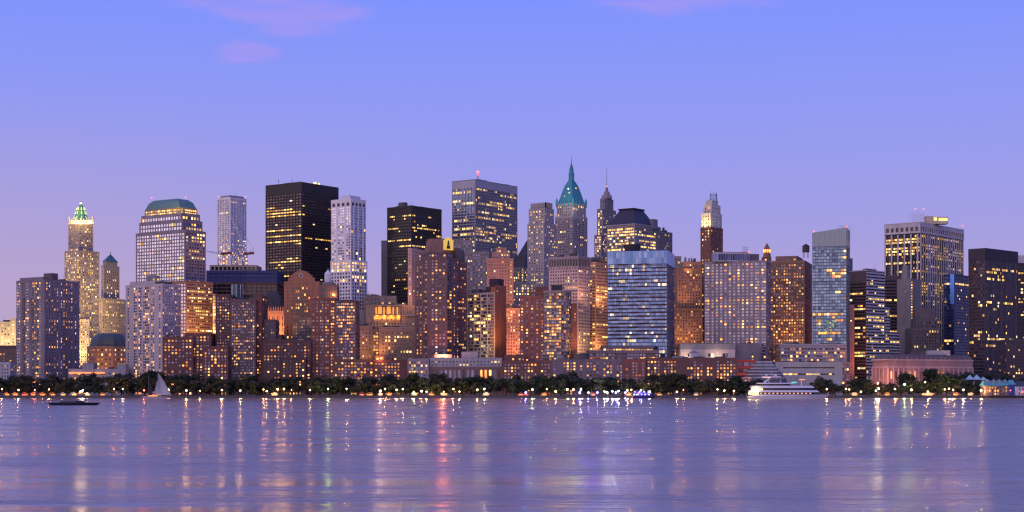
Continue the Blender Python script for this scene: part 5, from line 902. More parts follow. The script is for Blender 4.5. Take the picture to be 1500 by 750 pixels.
Y = 1610; b = Bld('apartment_building', 'long low block, white upper storeys over brick, with a red beacon on top', 'building', 665, Y); b.root.location = (X(665, Y), Y, GZ); P = front_poly(628.5, 736, Y, 26); z0, z1 = b.block('wall', P, 537, None, wall(.24, .14, .125), S(pitch=4.6, fl=6, rows=2, ww=.5, wh=.6, lit=.1, gl='resi', top=.6), roof=False); b.block('upper_storey', inset(P, .985), 525, 538, wall(.38, .35, .36), S(pitch=3.6, rows=2, fl=3.6, ww=.5, wh=.5, lit=.12, gl='dim', pal='gold'), Yz=Y); b.block('wall', front_poly(597, 628, Y - 3, 28), 526, None, wall(.32, .27, .27), S(cols=8, fl=3.2, ww=.66, wh=.56, lit=.32, gl='resi', pal='warm')); b.block('penthouse', front_poly(676, 700, Y + 8, 14), 516, 526, wall(.36, .33, .36), None); b.block('penthouse', front_poly(636, 662, Y + 8, 14), 520, 526, wall(.38, .34, .37), None)
mb = MB(); xx, zz = X(648.4, Y + 6), Z(521.6, Y); mb.ball((xx, Y + 6, zz), .9, 10); b.part('beacon', mb, flat('bright_red_lamp', (.5, .1, .05), .5, 0, (1, .26, .09), 9)); point('beacon_lamp', (xx, Y + 4.6, zz + .2), (1, .2, .07), 40000, b.root, .7); mb = MB(); mb.tube((xx, Y + 6, zz - 3.5), (xx, Y + 6, zz - .8), .2, .2, 6); b.part('beacon_post', mb, DARKMETAL); b.finish(); REFS.append((629, 736, 'the long white-topped block'))
rowb('low dark brick block left of the grey row, under the white gridded slab', 736, 808, 529, brick2, 1600, .1, 'resi', ref='the low brick block under the orange tower'); rowb('low lit brick wing in front of the brick block with the rounded bay', 738, 770, 521, brick2, 1622, .3)
rowb('low grey row with pale and orange windows between two brick blocks', 808, 914, 527, wall(.2, .15, .165), 1600, .24, ref='the low grey row'); rowb('small red brick block standing slightly forward in the front row below blue glass', 914, 946, 527, wall(.25, .09, .07), 1594, .1, 'dim', 2, ref='the small red brick block')
rowb('long dark brick row with a regular grid of warm windows under the pale flat hall', 946, 1080, 525, wall(.17, .085, .075), 1600, .3, ref='the long dark brick row')
# middle stone blocks around x 520-610
Y = 1710; b = Bld('stone_building', 'brown sandstone block with a pale cornice and two lit window rows', 'building', 580, Y); b.root.location = (X(580, Y), Y, GZ); P = front_poly(555, 607.5, Y, 34); z0, z1 = b.block('wall', P, 480, None, wall(.34, .22, .17), S(pitch=3.2, fl=4, ww=.5, wh=.5, lit=.12, row=.3, rin=.6, gl='dim', pal='gold', top=4, m=3), yv=535, trim=wall(.44, .34, .28)); b.clutter(P, z1, 5, 3); flood(b, 556, 522, Y - 14, SODIUM, 90, (557, 495, Y)); b.finish()
b = simple('stone_building', 'pinkish stone block with small windows beside the white lantern tower', 'building', front_poly(518, 546, 1730, 34), 478, wall(.34, .24, .2), S(pitch=3.6, fl=3.7, ww=.34, wh=.45, lit=.1, gl='dim', pal='gold'), yv=535, n=5, hmax=4, fin=False); flood(b, 530, 527, 1702, SODIUM, 90, (528, 505, 1730)); b.finish(60)
b = simple('stone_building', 'narrow dark building with a lit window column left of the brown sandstone block', 'building', front_poly(545, 556, 1718, 30), 483, wall(.2, .14, .12), S(cols=2, fl=3.6, ww=.7, wh=.55, lit=.5, gl='dim', pal='warm'), yv=535, n=2, limit=40)
Y = 1850; b = Bld('stone_building', 'stone building with tall glowing orange arched windows near its roof', 'building', 570, Y); b.root.location = (X(570, Y), Y, GZ); ss = wall(.36, .24, .16); P = front_poly(536, 609, Y, 36); z0, z1 = b.block('wall', P, 447, None, ss, S(pitch=3.6, fl=3.8, ww=.4, wh=.5, lit=.06, gl='dim', pal='gold', top=20), yv=480); b.clutter(P, z1, 7, 5); mb = MB(); al = flat('arch_glow', (.5, .3, .1), .6, 0, (1, .38, .05), .9)
for xx in (551, 556.5, 562.5, 569.5, 576, 582): 
    w_ = 2.5 if xx in (556.5, 569.5) else .8; hgt = 460 if w_ > 1 else 461; pts = []; zb_, zt_ = Z(hgt, Y), Z(450.5, Y)
    for k in range(9): a = math.pi * k / 8; pts.append((X(xx, Y) + w_ * math.cos(a), zt_ + w_ * math.sin(a)))
    ring = [(X(xx, Y) - w_, zb_), (X(xx, Y) + w_, zb_)] + pts; mb.poly([(u, Y - .06, v) for u, v in ring])
for xx in (550, 557, 563, 569.5, 576, 583): mb.quad((X(xx - 2.2, Y), Y - .07, Z(467.5, Y)), (X(xx + 2.2, Y), Y - .07, Z(467.5, Y)), (X(xx + 2.2, Y), Y - .07, Z(463.6, Y)), (X(xx - 2.2, Y), Y - .07, Z(463.6, Y)))
aw = b.part('arched_window', mb, al); aw['kind'] = 'stuff'; mb = MB()
for xx in (547.5, 553, 560, 566, 573, 579.5, 586): mb.box(X(xx - .6, Y), X(xx + .6, Y), Y - 1.6, Y - .05, Z(470, Y), Z(447, Y))
mb.box(X(546, Y), X(588, Y), Y - 2, Y - .04, Z(448.4, Y), Z(446.6, Y)); mb.box(X(546, Y), X(588, Y), Y - 2.4, Y - .03, Z(462.8, Y), Z(461.6, Y)); b.part('pilaster', mb, ss)
for xx in (553, 563, 573, 584): point('arch_lamp', (X(xx, Y), Y - 3.5, Z(464, Y)), (1, .42, .08), 2200, b.root, .5)
b.block('upper_storey', front_poly(541, 580, Y + 8, 24), 434, 448, wall(.22, .18, .17), S(pitch=4, fl=4, lit=.06, gl='dim', pal='gold')); mb = MB()
for k in range(7): xx = X(590 + k * 2.8, Y); mb.tube((xx, Y - 1, Z(461, Y)), (xx, Y - 1, Z(449, Y)), .45, .4, 6)
mb.box(X(588.5, Y), X(609, Y), Y - 2, Y - .04, Z(463, Y), Z(461, Y)); b.part('colonnade', mb, wall(.4, .32, .27)); b.finish(50)
b = simple('stone_building', 'grey stone block with a flat roof left of the glowing arched windows', 'building', front_poly(534, 558, 1905, 30), 434, wall(.22, .17, .15), S(lit=.08, gl='dim', pal='gold'), yv=470, n=5, hmax=4, limit=40)
# ------------------------------------------------------------------ naming by what stands behind
def behind(px):
    best = min(REFS, key=lambda r: 0 if r[0] <= px <= r[1] else min(abs(px - r[0]), abs(px - r[1]))); return best
REFS += [(1240, 1300, 'the banded office block'), (1300, 1425, 'the pink classical building'), (1425, 1500, 'the dark bronze tower')]
ORD = ['first', 'second', 'third', 'fourth', 'fifth', 'sixth', 'seventh', 'eighth', 'ninth', 'tenth', 'eleventh', 'twelfth', 'thirteenth', 'fourteenth']
def name_row(items, fmt):
    """items: (px, object, looks); counts along the row in front of each building"""
    cnt = {}
    for px, o, looks in sorted(items, key=lambda t: t[0]):
        r = behind(px); k = (looks, r[2]); cnt[k] = cnt.get(k, 0) + 1; o['label'] = fmt % (looks, r[2]) + ', %s from left' % ORD[min(cnt[k] - 1, 13)]
# ------------------------------------------------------------------ trees
leafm, nt, p = newmat('foliage'); r_, g_ = rand_val(nt)
p.inputs['Roughness'].default_value = .7
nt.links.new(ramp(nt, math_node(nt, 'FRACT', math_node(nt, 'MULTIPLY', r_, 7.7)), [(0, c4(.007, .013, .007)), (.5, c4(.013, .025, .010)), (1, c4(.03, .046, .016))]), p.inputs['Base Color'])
barkm = wall(.06, .045, .035, .95, .4)
def crown_mesh(seed, cone=False):
    r = random.Random(seed); mb = MB(); cl = []
    n = r.randint(11, 15)
    for k in range(n):
        if cone:
            t = r.random(); a = r.uniform(0, 6.28); rad = (1 - t) * .34 + .05; cl.append((rad * math.cos(a), rad * math.sin(a), .12 + t * .8, .17 * (1.15 - t)))
        else:
            a = r.uniform(0, 6.28); rad = r.uniform(.05, .36); zz = r.uniform(.2, .86); rad *= math.sqrt(max(.08, 1 - ((zz - .5) / .48) ** 2)); cl.append((rad * math.cos(a), rad * math.sin(a), zz, r.uniform(.13, .23)))
    for (x, y, z, s) in cl:
        for k in range(95):
            d = Vector((r.gauss(0, 1), r.gauss(0, 1), r.gauss(0, 1))).normalized(); q = Vector((x, y, z)) + Vector((d.x, d.y, d.z * .8)) * s * (r.random() ** .35)
            u = Vector((r.gauss(0, 1), r.gauss(0, 1), r.gauss(0, 1))).normalized(); w = u.cross(d + Vector((.01, 0, 0))).normalized(); h = r.uniform(.018, .036)
            mb.quad(tuple(q - u * h - w * h * .7), tuple(q + u * h - w * h * .5), tuple(q + u * h * .8 + w * h * .7), tuple(q - u * h * .7 + w * h))
    me = bpy.data.meshes.new('crown'); me.from_pydata(mb.v, [], mb.f); me.materials.append(leafm)
    tb = MB(); tb.tube((0, 0, -.02), (.01, 0, .34), .026, .017, 7); tb.tube((.01, 0, .33), (.0, .01, .66), .017, .006, 6)
    for (x, y, z, s) in cl[:8]: tb.tube((.008, 0, .26 + .06 * r.random()), (x * .9, y * .9, z), .011, .003, 5)
    t2 = bpy.data.meshes.new('trunk'); t2.from_pydata(tb.v, [], tb.f); t2.materials.append(barkm)
    return me, t2
CROWNS = [crown_mesh(s) for s in range(7)]; CONES = [crown_mesh(50 + s, True) for s in range(2)]
trees = []
def tree(px, Y, top, cone=False, wide=1.0):
    H = Z(top, Y) - GZ + .5; cm, tm = rnd.choice(CONES if cone else CROWNS)
    t = empty('tree', (X(px, Y), Y, GZ - .3), None, 'tree', 'waterfront trees'); k = H
    for nm, me in (('crown', cm), ('trunk', tm)):
        o = bpy.data.objects.new(nm, me); C.objects.link(o); o.parent = t; s = H * wide; o.scale = (s * 1.08, s * 1.08, H) if nm == 'crown' else (s, s, H)
    t.rotation_euler = (0, 0, rnd.uniform(0, 6.28)); trees.append((px, t, 'small pointed tree' if cone else ('tall dark tree' if H > 17.5 else 'bushy dark tree'))); return t
def topline(px):
    pts = [(0, 545), (30, 550), (60, 556), (85, 549), (120, 547), (160, 546), (200, 545), (218, 540), (235, 546), (260, 548), (330, 549), (375, 552), (420, 549), (440, 548), (480, 549), (510, 546), (540, 553), (600, 545), (625, 550), (645, 545), (660, 552), (690, 548), (705, 552), (740, 550), (780, 546), (860, 545), (930, 552), (985, 546), (1020, 552), (1045, 551), (1075, 550), (1090, 556), (1195, 554), (1205, 551), (1240, 557), (1280, 556), (1310, 559), (1345, 554), (1400, 549), (1420, 556), (1450, 554), (1500, 556)]
    for (a, ya), (b_, yb) in zip(pts, pts[1:]):
        if a <= px <= b_: return ya + (yb - ya) * (px - a) / (b_ - a)
    return 553
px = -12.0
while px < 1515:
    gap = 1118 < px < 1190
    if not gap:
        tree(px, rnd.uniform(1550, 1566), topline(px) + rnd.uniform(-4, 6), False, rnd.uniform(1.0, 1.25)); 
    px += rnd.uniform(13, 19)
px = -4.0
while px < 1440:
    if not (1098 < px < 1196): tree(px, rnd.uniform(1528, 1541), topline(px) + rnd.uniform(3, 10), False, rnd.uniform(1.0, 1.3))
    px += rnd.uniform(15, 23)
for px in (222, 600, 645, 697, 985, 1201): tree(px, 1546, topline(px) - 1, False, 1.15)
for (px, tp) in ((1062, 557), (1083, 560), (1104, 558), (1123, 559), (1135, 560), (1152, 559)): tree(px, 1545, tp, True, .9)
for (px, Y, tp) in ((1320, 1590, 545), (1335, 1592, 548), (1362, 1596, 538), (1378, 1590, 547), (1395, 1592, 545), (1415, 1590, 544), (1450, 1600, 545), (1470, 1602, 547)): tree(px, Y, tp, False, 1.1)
name_row(trees, '%s before %s')
# hedges and planting along the promenade: nobody could count the bushes
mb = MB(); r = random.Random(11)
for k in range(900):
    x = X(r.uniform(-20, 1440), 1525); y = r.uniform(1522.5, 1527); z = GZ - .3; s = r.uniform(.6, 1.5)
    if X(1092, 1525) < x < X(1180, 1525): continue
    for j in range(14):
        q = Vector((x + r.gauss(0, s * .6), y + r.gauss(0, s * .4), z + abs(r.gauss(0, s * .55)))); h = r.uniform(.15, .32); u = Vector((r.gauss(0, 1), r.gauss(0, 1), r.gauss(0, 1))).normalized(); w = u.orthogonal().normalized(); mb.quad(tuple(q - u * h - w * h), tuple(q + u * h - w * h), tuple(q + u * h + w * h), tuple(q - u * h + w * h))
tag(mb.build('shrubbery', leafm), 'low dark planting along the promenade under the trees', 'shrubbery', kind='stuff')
# railing along the quay
mb = MB()
for i in range(-480, 481): mb.tube((i * 2.5, 1501, GZ + .4), (i * 2.5, 1501, GZ + 1.45), .05, .05, 4)
for zz in (.85, 1.45): mb.tube((-1200, 1501, GZ + zz), (1200, 1501, GZ + zz), .05, .05, 4)
tag(mb.build('railing', DARKMETAL), 'thin dark metal railing running along the top of the quay wall', 'railing')
# ------------------------------------------------------------------ promenade lamps
LK = {'warm': ((1, .48, .15), 'white-gold'), 'orange': ((1, .32, .08), 'orange'), 'white': ((1, .8, .5), 'pale white'), 'green': ((.8, 1, .25), 'yellow-green'), 'blue': ((.12, .12, 1), 'blue'), 'ice': ((.5, .6, 1), 'icy white'), 'red': ((1, .08, .04), 'red')}
_lampm = {}; lampdata = {}; poleM = {}
def lamp(px, kind='warm', Y=1512, py=571.5, pw=1.0, rad=.55, items=[]):
    c, w = LK[kind]; t = empty('street_lamp', (X(px, Y), Y, GZ - .29), None, 'street lamp', 'promenade lamps'); h = Z(py, Y) - GZ + .29
    hk = round(h, 1)
    if hk not in poleM:
        m = MB(); m.tube((0, 0, 0), (0, 0, .6), .16, .12, 8); m.tube((0, 0, .6), (0, 0, hk - .4), .08, .06, 8); m.tube((0, 0, hk - .5), (0, 0, hk - .3), .22, .25, 8); me = bpy.data.meshes.new('pole'); me.from_pydata(m.v, [], m.f); me.materials.append(DARKMETAL); poleM[hk] = me
    if (kind, rad) not in _lampm:
        m = MB(); m.ball((0, 0, 0), rad, 10); me = bpy.data.meshes.new('lamp_head'); me.from_pydata(m.v, [], m.f); me.materials.append(flat('globe_' + kind, (.5, .5, .5), .3, 0, c, 3.4, True)); _lampm[(kind, rad)] = me
    for nm, me, z in (('pole', poleM[hk], 0), ('lamp_head', _lampm[(kind, rad)], hk)):
        o = bpy.data.objects.new(nm, me); C.objects.link(o); o.parent = t; o.location = (0, 0, z)
    k = (kind, pw)
    if k not in lampdata: d = bpy.data.lights.new('lamp_light', 'POINT'); d.energy = 11000 * pw; d.color = c; d.shadow_soft_size = .6; lampdata[k] = d
    o = bpy.data.objects.new('lamp_light', lampdata[k]); C.objects.link(o); o.parent = t; o.location = (0, -.9, hk); items.append((px, t, '%s globe lamp' % w)); return items
for px, k, s in [(3, 'orange', 1), (27, 'warm', 1), (51, 'red', .7), (72, 'orange', .7), (118, 'warm', 1.6), (121.5, 'white', 1), (167, 'orange', 1), (180, 'warm', .7), (211, 'red', 1.4), (247.5, 'warm', 1), (273, 'warm', 1.6), (293, 'orange', .5), (325, 'warm', 1.4), (352, 'warm', 1.6), (386, 'orange', 1), (391, 'warm', 1), (407, 'warm', 1.6), (416, 'warm', 1.8), (427, 'orange', .5), (454, 'warm', 1.2), (480.5, 'green', 1.2), (508, 'warm', 1.2), (557, 'white', 2), (564, 'orange', 1), (581, 'warm', 1.3), (590, 'warm', 1), (606, 'green', .8), (617.5, 'warm', 1.4), (625, 'warm', .8), (650, 'warm', .8), (664, 'warm', 1), (673, 'warm', 1.1), (699, 'warm', 1.5), (709.5, 'white', 1), (780, 'green', 1.3), (801, 'orange', .6), (814, 'warm', 1.8), (831, 'green', 1.5), (840, 'warm', 1.5), (851, 'white', 1.5), (885.5, 'white', 1.2), (897, 'white', 1), (906, 'white', 1.2), (919, 'warm', 1), (925, 'warm', 1), (939, 'white', 1), (952, 'warm', 1), (991.5, 'warm', 1.2), (1001, 'orange', .6), (1051, 'warm', 1.2), (1061, 'warm', 1), (1075, 'warm', 1.5), (1211, 'orange', 1.5), (1239, 'warm', 1), (1244, 'warm', 1), (1261, 'warm', 1.3), (1283, 'green', 1.2), (1287, 'white', 1), (1311, 'orange', 1), (1335, 'warm', 1.6), (1359, 'warm', 1), (1384, 'orange', 1.3), (1390, 'warm', 1.2), (1396, 'warm', 1), (1411, 'white', 1.2), (1437, 'warm', 2.6)]:
    items = lamp(px, k, 1510 + rnd.uniform(0, 5), 571.5 + rnd.uniform(-2.2, 2.4), s, .9 if s > 1.3 else (.6 if s > .8 else .4))
for px, k in [(770, 'blue'), (862, 'blue'), (875, 'blue'), (849, 'blue'), (889.5, 'ice'), (902, 'blue'), (916, 'blue')]: lamp(px, k, 1506, 575, 1.6, .8)
for px, py, k in [(1325, 563, 'green'), (1355, 560, 'warm'), (1379, 561, 'green'), (1286, 561.5, 'orange')]: lamp(px, k, 1545, py, 1.6, .7)
name_row(items, '%s before %s')
# terraces, tents and kiosks glowing under the trees
tents = []
def tent(px, w, col, power, kind, Y=1517):
    x = X(px, Y); wd = w / F * Y; t = empty('cafe_tent', (x, Y, GZ - .29), None, 'tent', 'lit tents on the promenade'); z = GZ - .29; m = MB(); a = [(x - wd / 2, Y - 2), (x + wd / 2, Y - 2), (x + wd / 2, Y + 2), (x - wd / 2, Y + 2)]
    m.frustum(a, z + 2.6, inset(a, .12), z + 4.0, 0, True, True); m.frustum(inset(a, 1.01), z + 2.2, inset(a, 1.01), z + 2.6, 0, False); m.build('canopy', flat('canvas_' + kind, {'red': (.2, .03, .02), 'white': (.25, .24, .22), 'orange': (.2, .09, .03)}[kind], .8), t)
    for q in a: m = MB(); m.tube((q[0], q[1], z), (q[0], q[1], z + 2.4), .06, .06, 5); m.build('pole', DARKMETAL, t)
    m = MB(); m.box(x - wd * .4, x + wd * .4, Y - 1.2, Y + .4, z, z + .95); m.build('counter', wall(.2, .13, .09), t); m = MB(); m.box(x - wd * .42, x + wd * .42, Y + 1.2, Y + 1.5, z + 1.2, z + 1.9); m.build('lit_sign', flat('tent_light_' + kind, (.4, .2, .1), .5, 0, col, 1.3), t)
    point('tent_lamp', (x, Y - .6, z + 2.1), col, power, t, .3); tents.append((px, t, 'lit %s canvas tent' % kind))
for px, w, k, s in [(10, 7, 'orange', 1), (22, 8, 'orange', 1.2), (36, 9, 'red', 1), (48, 7, 'orange', 1.2), (62, 9, 'orange', 1.2), (77, 8, 'orange', 1), (92, 8, 'white', .6), (108, 8, 'white', .9), (128, 8, 'white', .8), (150, 8, 'orange', .5), (222, 10, 'red', 1.6), (232, 8, 'orange', 1.2), (402, 10, 'white', 1), (530, 8, 'red', 1), (541, 10, 'orange', 1.4), (557, 7, 'white', 2), (570, 8, 'orange', 1), (607, 7, 'white', .8), (632, 8, 'orange', .8), (650, 10, 'white', .8), (712, 10, 'white', .7), (763, 9, 'red', 1.6), (771, 6, 'red', 1.2), (797, 8, 'orange', .8), (869, 6, 'red', .8), (921, 8, 'orange', 1.3), (935, 8, 'red', .8), (966, 8, 'orange', .7), (1020, 7, 'white', .5), (1252, 9, 'white', .6), (1300, 8, 'orange', .6), (1359, 18, 'white', 1.6), (1400, 8, 'orange', 1), (1422, 8, 'white', .7)]:
    tent(px, w, {'red': (1, .2, .06), 'white': (1, .66, .3), 'orange': (1, .4, .1)}[k], 700 * s, k, 1515 + rnd.uniform(0, 4))
name_row(tents, '%s before %s')
# ------------------------------------------------------------------ boats
hullw = flat('white_hull', (.66, .66, .7), .25); darkglass = flat('cabin_glass', (.015, .015, .02), .1)
def plan(x0, x1, yc, w, bow=1, blunt=.18):
    """boat-shaped outline, bow towards +x"""
    L_ = x1 - x0; pts = []
    for k in range(13): t = k / 12; pts.append((x0 + L_ * t, yc - w / 2 * (1 if t < .5 else max(.0, 1 - ((t - .5) / .5) ** 2.2)) * (.86 + .14 * min(1, t / .2))))
    up = [(x, 2 * yc - y) for x, y in reversed(pts[:-1])]; pts[-1] = (x1, yc); return pts + up
Y = 1392; yt = empty('motor_yacht', (X(1155, Y), Y, 0), 'large white motor yacht with three decks and a gold-lit stern moored at the quay', 'yacht')
xa, xb = X(1096, Y), X(1216, Y); yc = Y + 7; mb = MB(); A_ = plan(xa + 1, xb - 6, yc, 11); B_ = plan(xa, xb, yc, 13.2); zz = [(x, y) for x, y in B_]
i0 = len(mb.v); nB = len(B_); mb.frustum(A_, -.6, B_, 3.0, 0, True); mb.frustum(plan(xa + 3, xb, yc, 13.2), 3.0, plan(xa + 10, xb + 1.2, yc, 13.3), 4.1, 0, True); mb.build('hull', hullw, yt)
mb = MB(); mb.frustum(inset(A_, 1.004), -.5, inset(A_, 1.01), .5, 0, False); mb.build('waterline', flat('boot_stripe', (.02, .02, .03), .4), yt)
def deck(xs, xe, w, z0, z1, name):
    m = MB(); m.frustum(plan(X(xs, Y), X(xe, Y), yc, w), z0, plan(X(xs, Y) + .5, X(xe, Y) - 2.5, yc, w * .95), z1, 0, True, True); m.build(name, hullw, yt)
def band(xs, xe, w, z0, z1):
    m = MB(); m.frustum(plan(X(xs, Y), X(xe, Y), yc, w), z0, plan(X(xs, Y), X(xe, Y) - 1.2, yc, w), z1, 0, False); m.build('window_band', darkglass, yt)
band(1112, 1196, 11.4, 4.1, 6.2); deck(1098, 1203, 12.6, 6.2, 8.0, 'main_deck'); band(1118, 1190, 10.6, 8.0, 10.0); deck(1101, 1196, 11.4, 10.0, 12.0, 'upper_deck'); band(1118, 1160, 8.6, 12.0, 13.6); deck(1110, 1168, 9.2, 13.6, 14.6, 'sun_deck')
mb = MB(); m_w = flat('lit_saloon', (.5, .4, .3), .5, 0, (1, .68, .26), 1.7)
mb.box(X(1099, Y), X(1112, Y), yc - 5, yc + 5, 4.1, 6.1); mb.box(X(1103, Y), X(1118, Y), yc - 4.6, yc + 4.6, 8.0, 9.9); mb.build('lit_saloon', m_w, yt); mb = MB()
for xx in range(1114, 1192, 6): mb.box(X(xx, Y), X(xx + 2.6, Y), yc - 5.75, yc - 5.5, 4.6, 5.7)
mb.build('lit_porthole', flat('porthole_light', (.5, .3, .2), .5, 0, (1, .45, .14), .9), yt)['kind'] = 'stuff'
mb = MB(); x0 = X(1133, Y)
for s_ in (-3, 3): mb.tube((x0 - 7, yc + s_, 14.6), (x0 - 1, yc + s_ * .7, 20), .7, .5, 8)
mb.box(x0 - 9, x0 + 7, yc - 3.2, yc + 3.2, 19.6, 20.4); mb.tube((x0 + 1, yc, 20.3), (x0 - .5, yc, 25), .22, .1, 6); mb.build('mast', hullw, yt); mb = MB(); mb.ball((x0 + 3, yc, 21.4), 1.1, 8); mb.ball((x0 - 5, yc, 21.4), 1.0, 8); mb.build('radar_dome', hullw, yt)
mb = MB()
for s_ in (-1, 1):
    for k in range(24): x_ = X(1150, Y) + k * 1.5; mb.tube((x_, yc + s_ * max(.2, 5.6 - max(0, k - 8) * .3), 4.1), (x_, yc + s_ * max(.2, 5.6 - max(0, k - 8) * .3), 5.2), .05, .05, 4)
mb.build('rail', METAL, yt); mb = MB(); mb.box(X(1118, Y), X(1130, Y), yc - 3.4, yc - 3.2, 19.2, 19.6); mb.build('mast_light', flat('pink_light', (.5, .3, .3), .5, 0, (1, .45, .3), 1.6), yt); mb = MB(); mb.box(X(1160, Y), X(1168, Y), yc - 4.9, yc - 4.4, 14.7, 15.3); mb.build('teal_light', flat('teal_light', (.1, .4, .35), .5, 0, (.05, .85, .6), 1.4), yt); mb = MB(); mb.tube((X(1176, Y), yc, 12), (X(1176, Y), yc, 17.4), .12, .1, 5); mb.box(X(1173, Y), X(1181, Y), yc - .3, yc + .3, 17.2, 17.8); mb.build('bow_light', flat('red_light_bar', (.5, .15, .1), .5, 0, (1, .25, .08), 2.2), yt)
point('stern_lamp', (X(1098, Y), yc - 7, 5.2), (1, .7, .3), 1500, yt); point('stern_lamp', (X(1108, Y), yc - 7.5, 8.8), (1, .7, .3), 1200, yt)
# sailing boat
Y = 1445; sb = empty('sailing_boat', (X(230, Y), Y, 0), 'two-masted sailing boat with one tall white sail and a dark sail', 'sailing boat'); yc = Y; mb = MB(); A_ = plan(X(212, Y), X(245, Y), yc, 3.6); B_ = plan(X(207, Y), X(250, Y), yc, 5.4); mb.frustum(A_, -.4, B_, 2.0, 0, True); mb.build('hull', wall(.5, .48, .52, .4, .05), sb)
mb = MB(); mb.frustum(plan(X(214, Y), X(236, Y), yc, 3), 2.0, plan(X(215, Y), X(234, Y), yc, 2.6), 3.2, 0, True); mb.build('cabin', wall(.3, .16, .1, .5, .1), sb)
def sail(name, xm, xb_, zt, mat, zb=3.4, bulge=1.0):
    m = MB(); n = 14
    def pt(u, v, s): xl, xr = X(xm, Y), X(xb_, Y); w = (1 - v) ** .8; x = xl + (xr - xl) * u * w; return (x, yc + bulge * math.sin(math.pi * u) * math.sin(math.pi * min(1, v * .9 + .1)) + s, zb + (zt - zb) * v)
    for i in range(6):
        for j in range(n):
            for s in (0, .06): m.quad(pt(i / 6, j / n, s), pt((i + 1) / 6, j / n, s), pt((i + 1) / 6, (j + 1) / n, s), pt(i / 6, (j + 1) / n, s))
    m.build(name, mat, sb, True)
m = MB()
for xe in (208.5, 249, 226, 236): m.tube((X(231.2, Y), yc, Z(545, Y)), (X(xe, Y), yc + (-2 if xe in (226, 236) else 0), 2.2), .035, .035, 4)
for xe in (208.5, 222): m.tube((X(217.2, Y), yc, Z(551, Y)), (X(xe, Y), yc - (2 if xe == 222 else 0), 2.2), .035, .035, 4)
m.build('rigging', DARKMETAL, sb)
sail('sail', 231.5, 250.5, Z(546.5, Y), wall(.45, .44, .47, .8, .04), 3.6, 1.6); sail('jib', 231, 225, Z(556, Y), wall(.4, .39, .42, .8, .04), 3.6, .6); sail('dark_sail', 217.5, 224, Z(550, Y), wall(.05, .045, .055, .9, .1), 3.4, .8)
for xm, zt in ((231.2, Z(543, Y)), (217.2, Z(549, Y))): m = MB(); m.tube((X(xm, Y), yc, 1.8), (X(xm, Y), yc, zt), .16, .08, 6); m.build('mast', wall(.3, .24, .2, .5, .1), sb)
for xm, xe in ((231.2, 250.8), (217.2, 224.4)): m = MB(); m.tube((X(xm, Y), yc, 3.3), (X(xe, Y), yc, 3.3), .12, .1, 6); m.build('boom', wall(.3, .24, .2, .5, .1), sb)
m = MB(); m.ball((X(211, Y), yc - 1.5, 7.8), .5, 8); m.build('red_lamp', flat('sailboat_lamp', (.4, .05, .03), .5, 0, (1, .1, .05), 7), sb); m = MB(); m.box(X(218, Y), X(231, Y), yc - 1.6, yc - 1.48, 2.3, 3.0); m.build('cabin_light', flat('sailboat_cabin', (.4, .2, .1), .5, 0, (1, .4, .08), 1.6), sb)
# dark launch in front
Y = 960; lb = empty('motor_launch', (X(110, Y), Y, 0), 'low dark navy motor launch out on the water at the left', 'boat'); mb = MB(); navy = flat('navy_hull', (.008, .009, .03), .35); mb.frustum(plan(X(76, Y), X(140, Y), Y, 4.6), -.4, plan(X(72, Y), X(148, Y), Y, 6.0), 1.7, 0, True); mb.build('hull', navy, lb); mb = MB(); mb.frustum(plan(X(88, Y), X(126, Y), Y, 4.2), 1.7, plan(X(91, Y), X(119, Y), Y, 3.6), 2.9, 0, True); mb.build('cabin', flat('launch_cabin', (.012, .013, .035), .3), lb); mb = MB(); mb.frustum(plan(X(90, Y), X(122, Y), Y, 4.25), 2.05, plan(X(91, Y), X(120.5, Y), Y, 3.95), 2.6, 0, False); mb.build('window_band', darkglass, lb); mb = MB(); mb.tube((X(100, Y), Y, 2.9), (X(100, Y), Y, 4.6), .05, .03, 5); mb.build('mast', DARKMETAL, lb)
# blue party boat
Y = 1478; pb = empty('party_boat', (X(943, Y), Y, 0), 'small party boat with blue lights and a row of white portholes at the quay', 'boat'); mb = MB(); mb.frustum(plan(X(928, Y), X(957, Y), Y + 3, 5), -.4, plan(X(926, Y), X(960, Y), Y + 3, 6.4), 2.4, 0, True); mb.build('hull', flat('party_hull', (.03, .03, .08), .3), pb); mb = MB(); mb.box(X(928.5, Y), X(953, Y), Y + .6, Y + 5.4, 2.4, 4.9); mb.build('cabin', flat('party_cabin', (.05, .05, .12), .3), pb); mb = MB(); mb.box(X(927.5, Y), X(955, Y), Y + .2, Y + 5.8, 4.9, 5.2); mb.build('roof_deck', WHITEP, pb)
for k, xx in enumerate((929.5, 932.5, 935, 940, 945, 950.5)): m = MB(); m.box(X(xx, Y) - .5, X(xx, Y) + .5, Y + .45, Y + .62, 3.2, 4.2); m.build('porthole', flat('party_port_%d' % k, (.4, .4, .5), .4, 0, (1, .35, .6) if k in (3,) else (.8, .8, 1), 2.4), pb)
for xx in (930, 937, 943.5, 950): m = MB(); m.ball((X(xx, Y), Y + 1, 6.3), .75, 8); m.tube((X(xx, Y), Y + 1, 5.2), (X(xx, Y), Y + 1, 6), .06, .06, 4); m.build('blue_lamp', flat('party_blue', (.1, .1, .4), .5, 0, (.12, .14, 1), 6), pb); 
point('deck_lamp', (X(937, Y), Y - 1, 6.5), (.12, .12, 1), 5000, pb); point('deck_lamp', (X(950, Y), Y - 1, 6.5), (.15, .12, 1), 4000, pb)
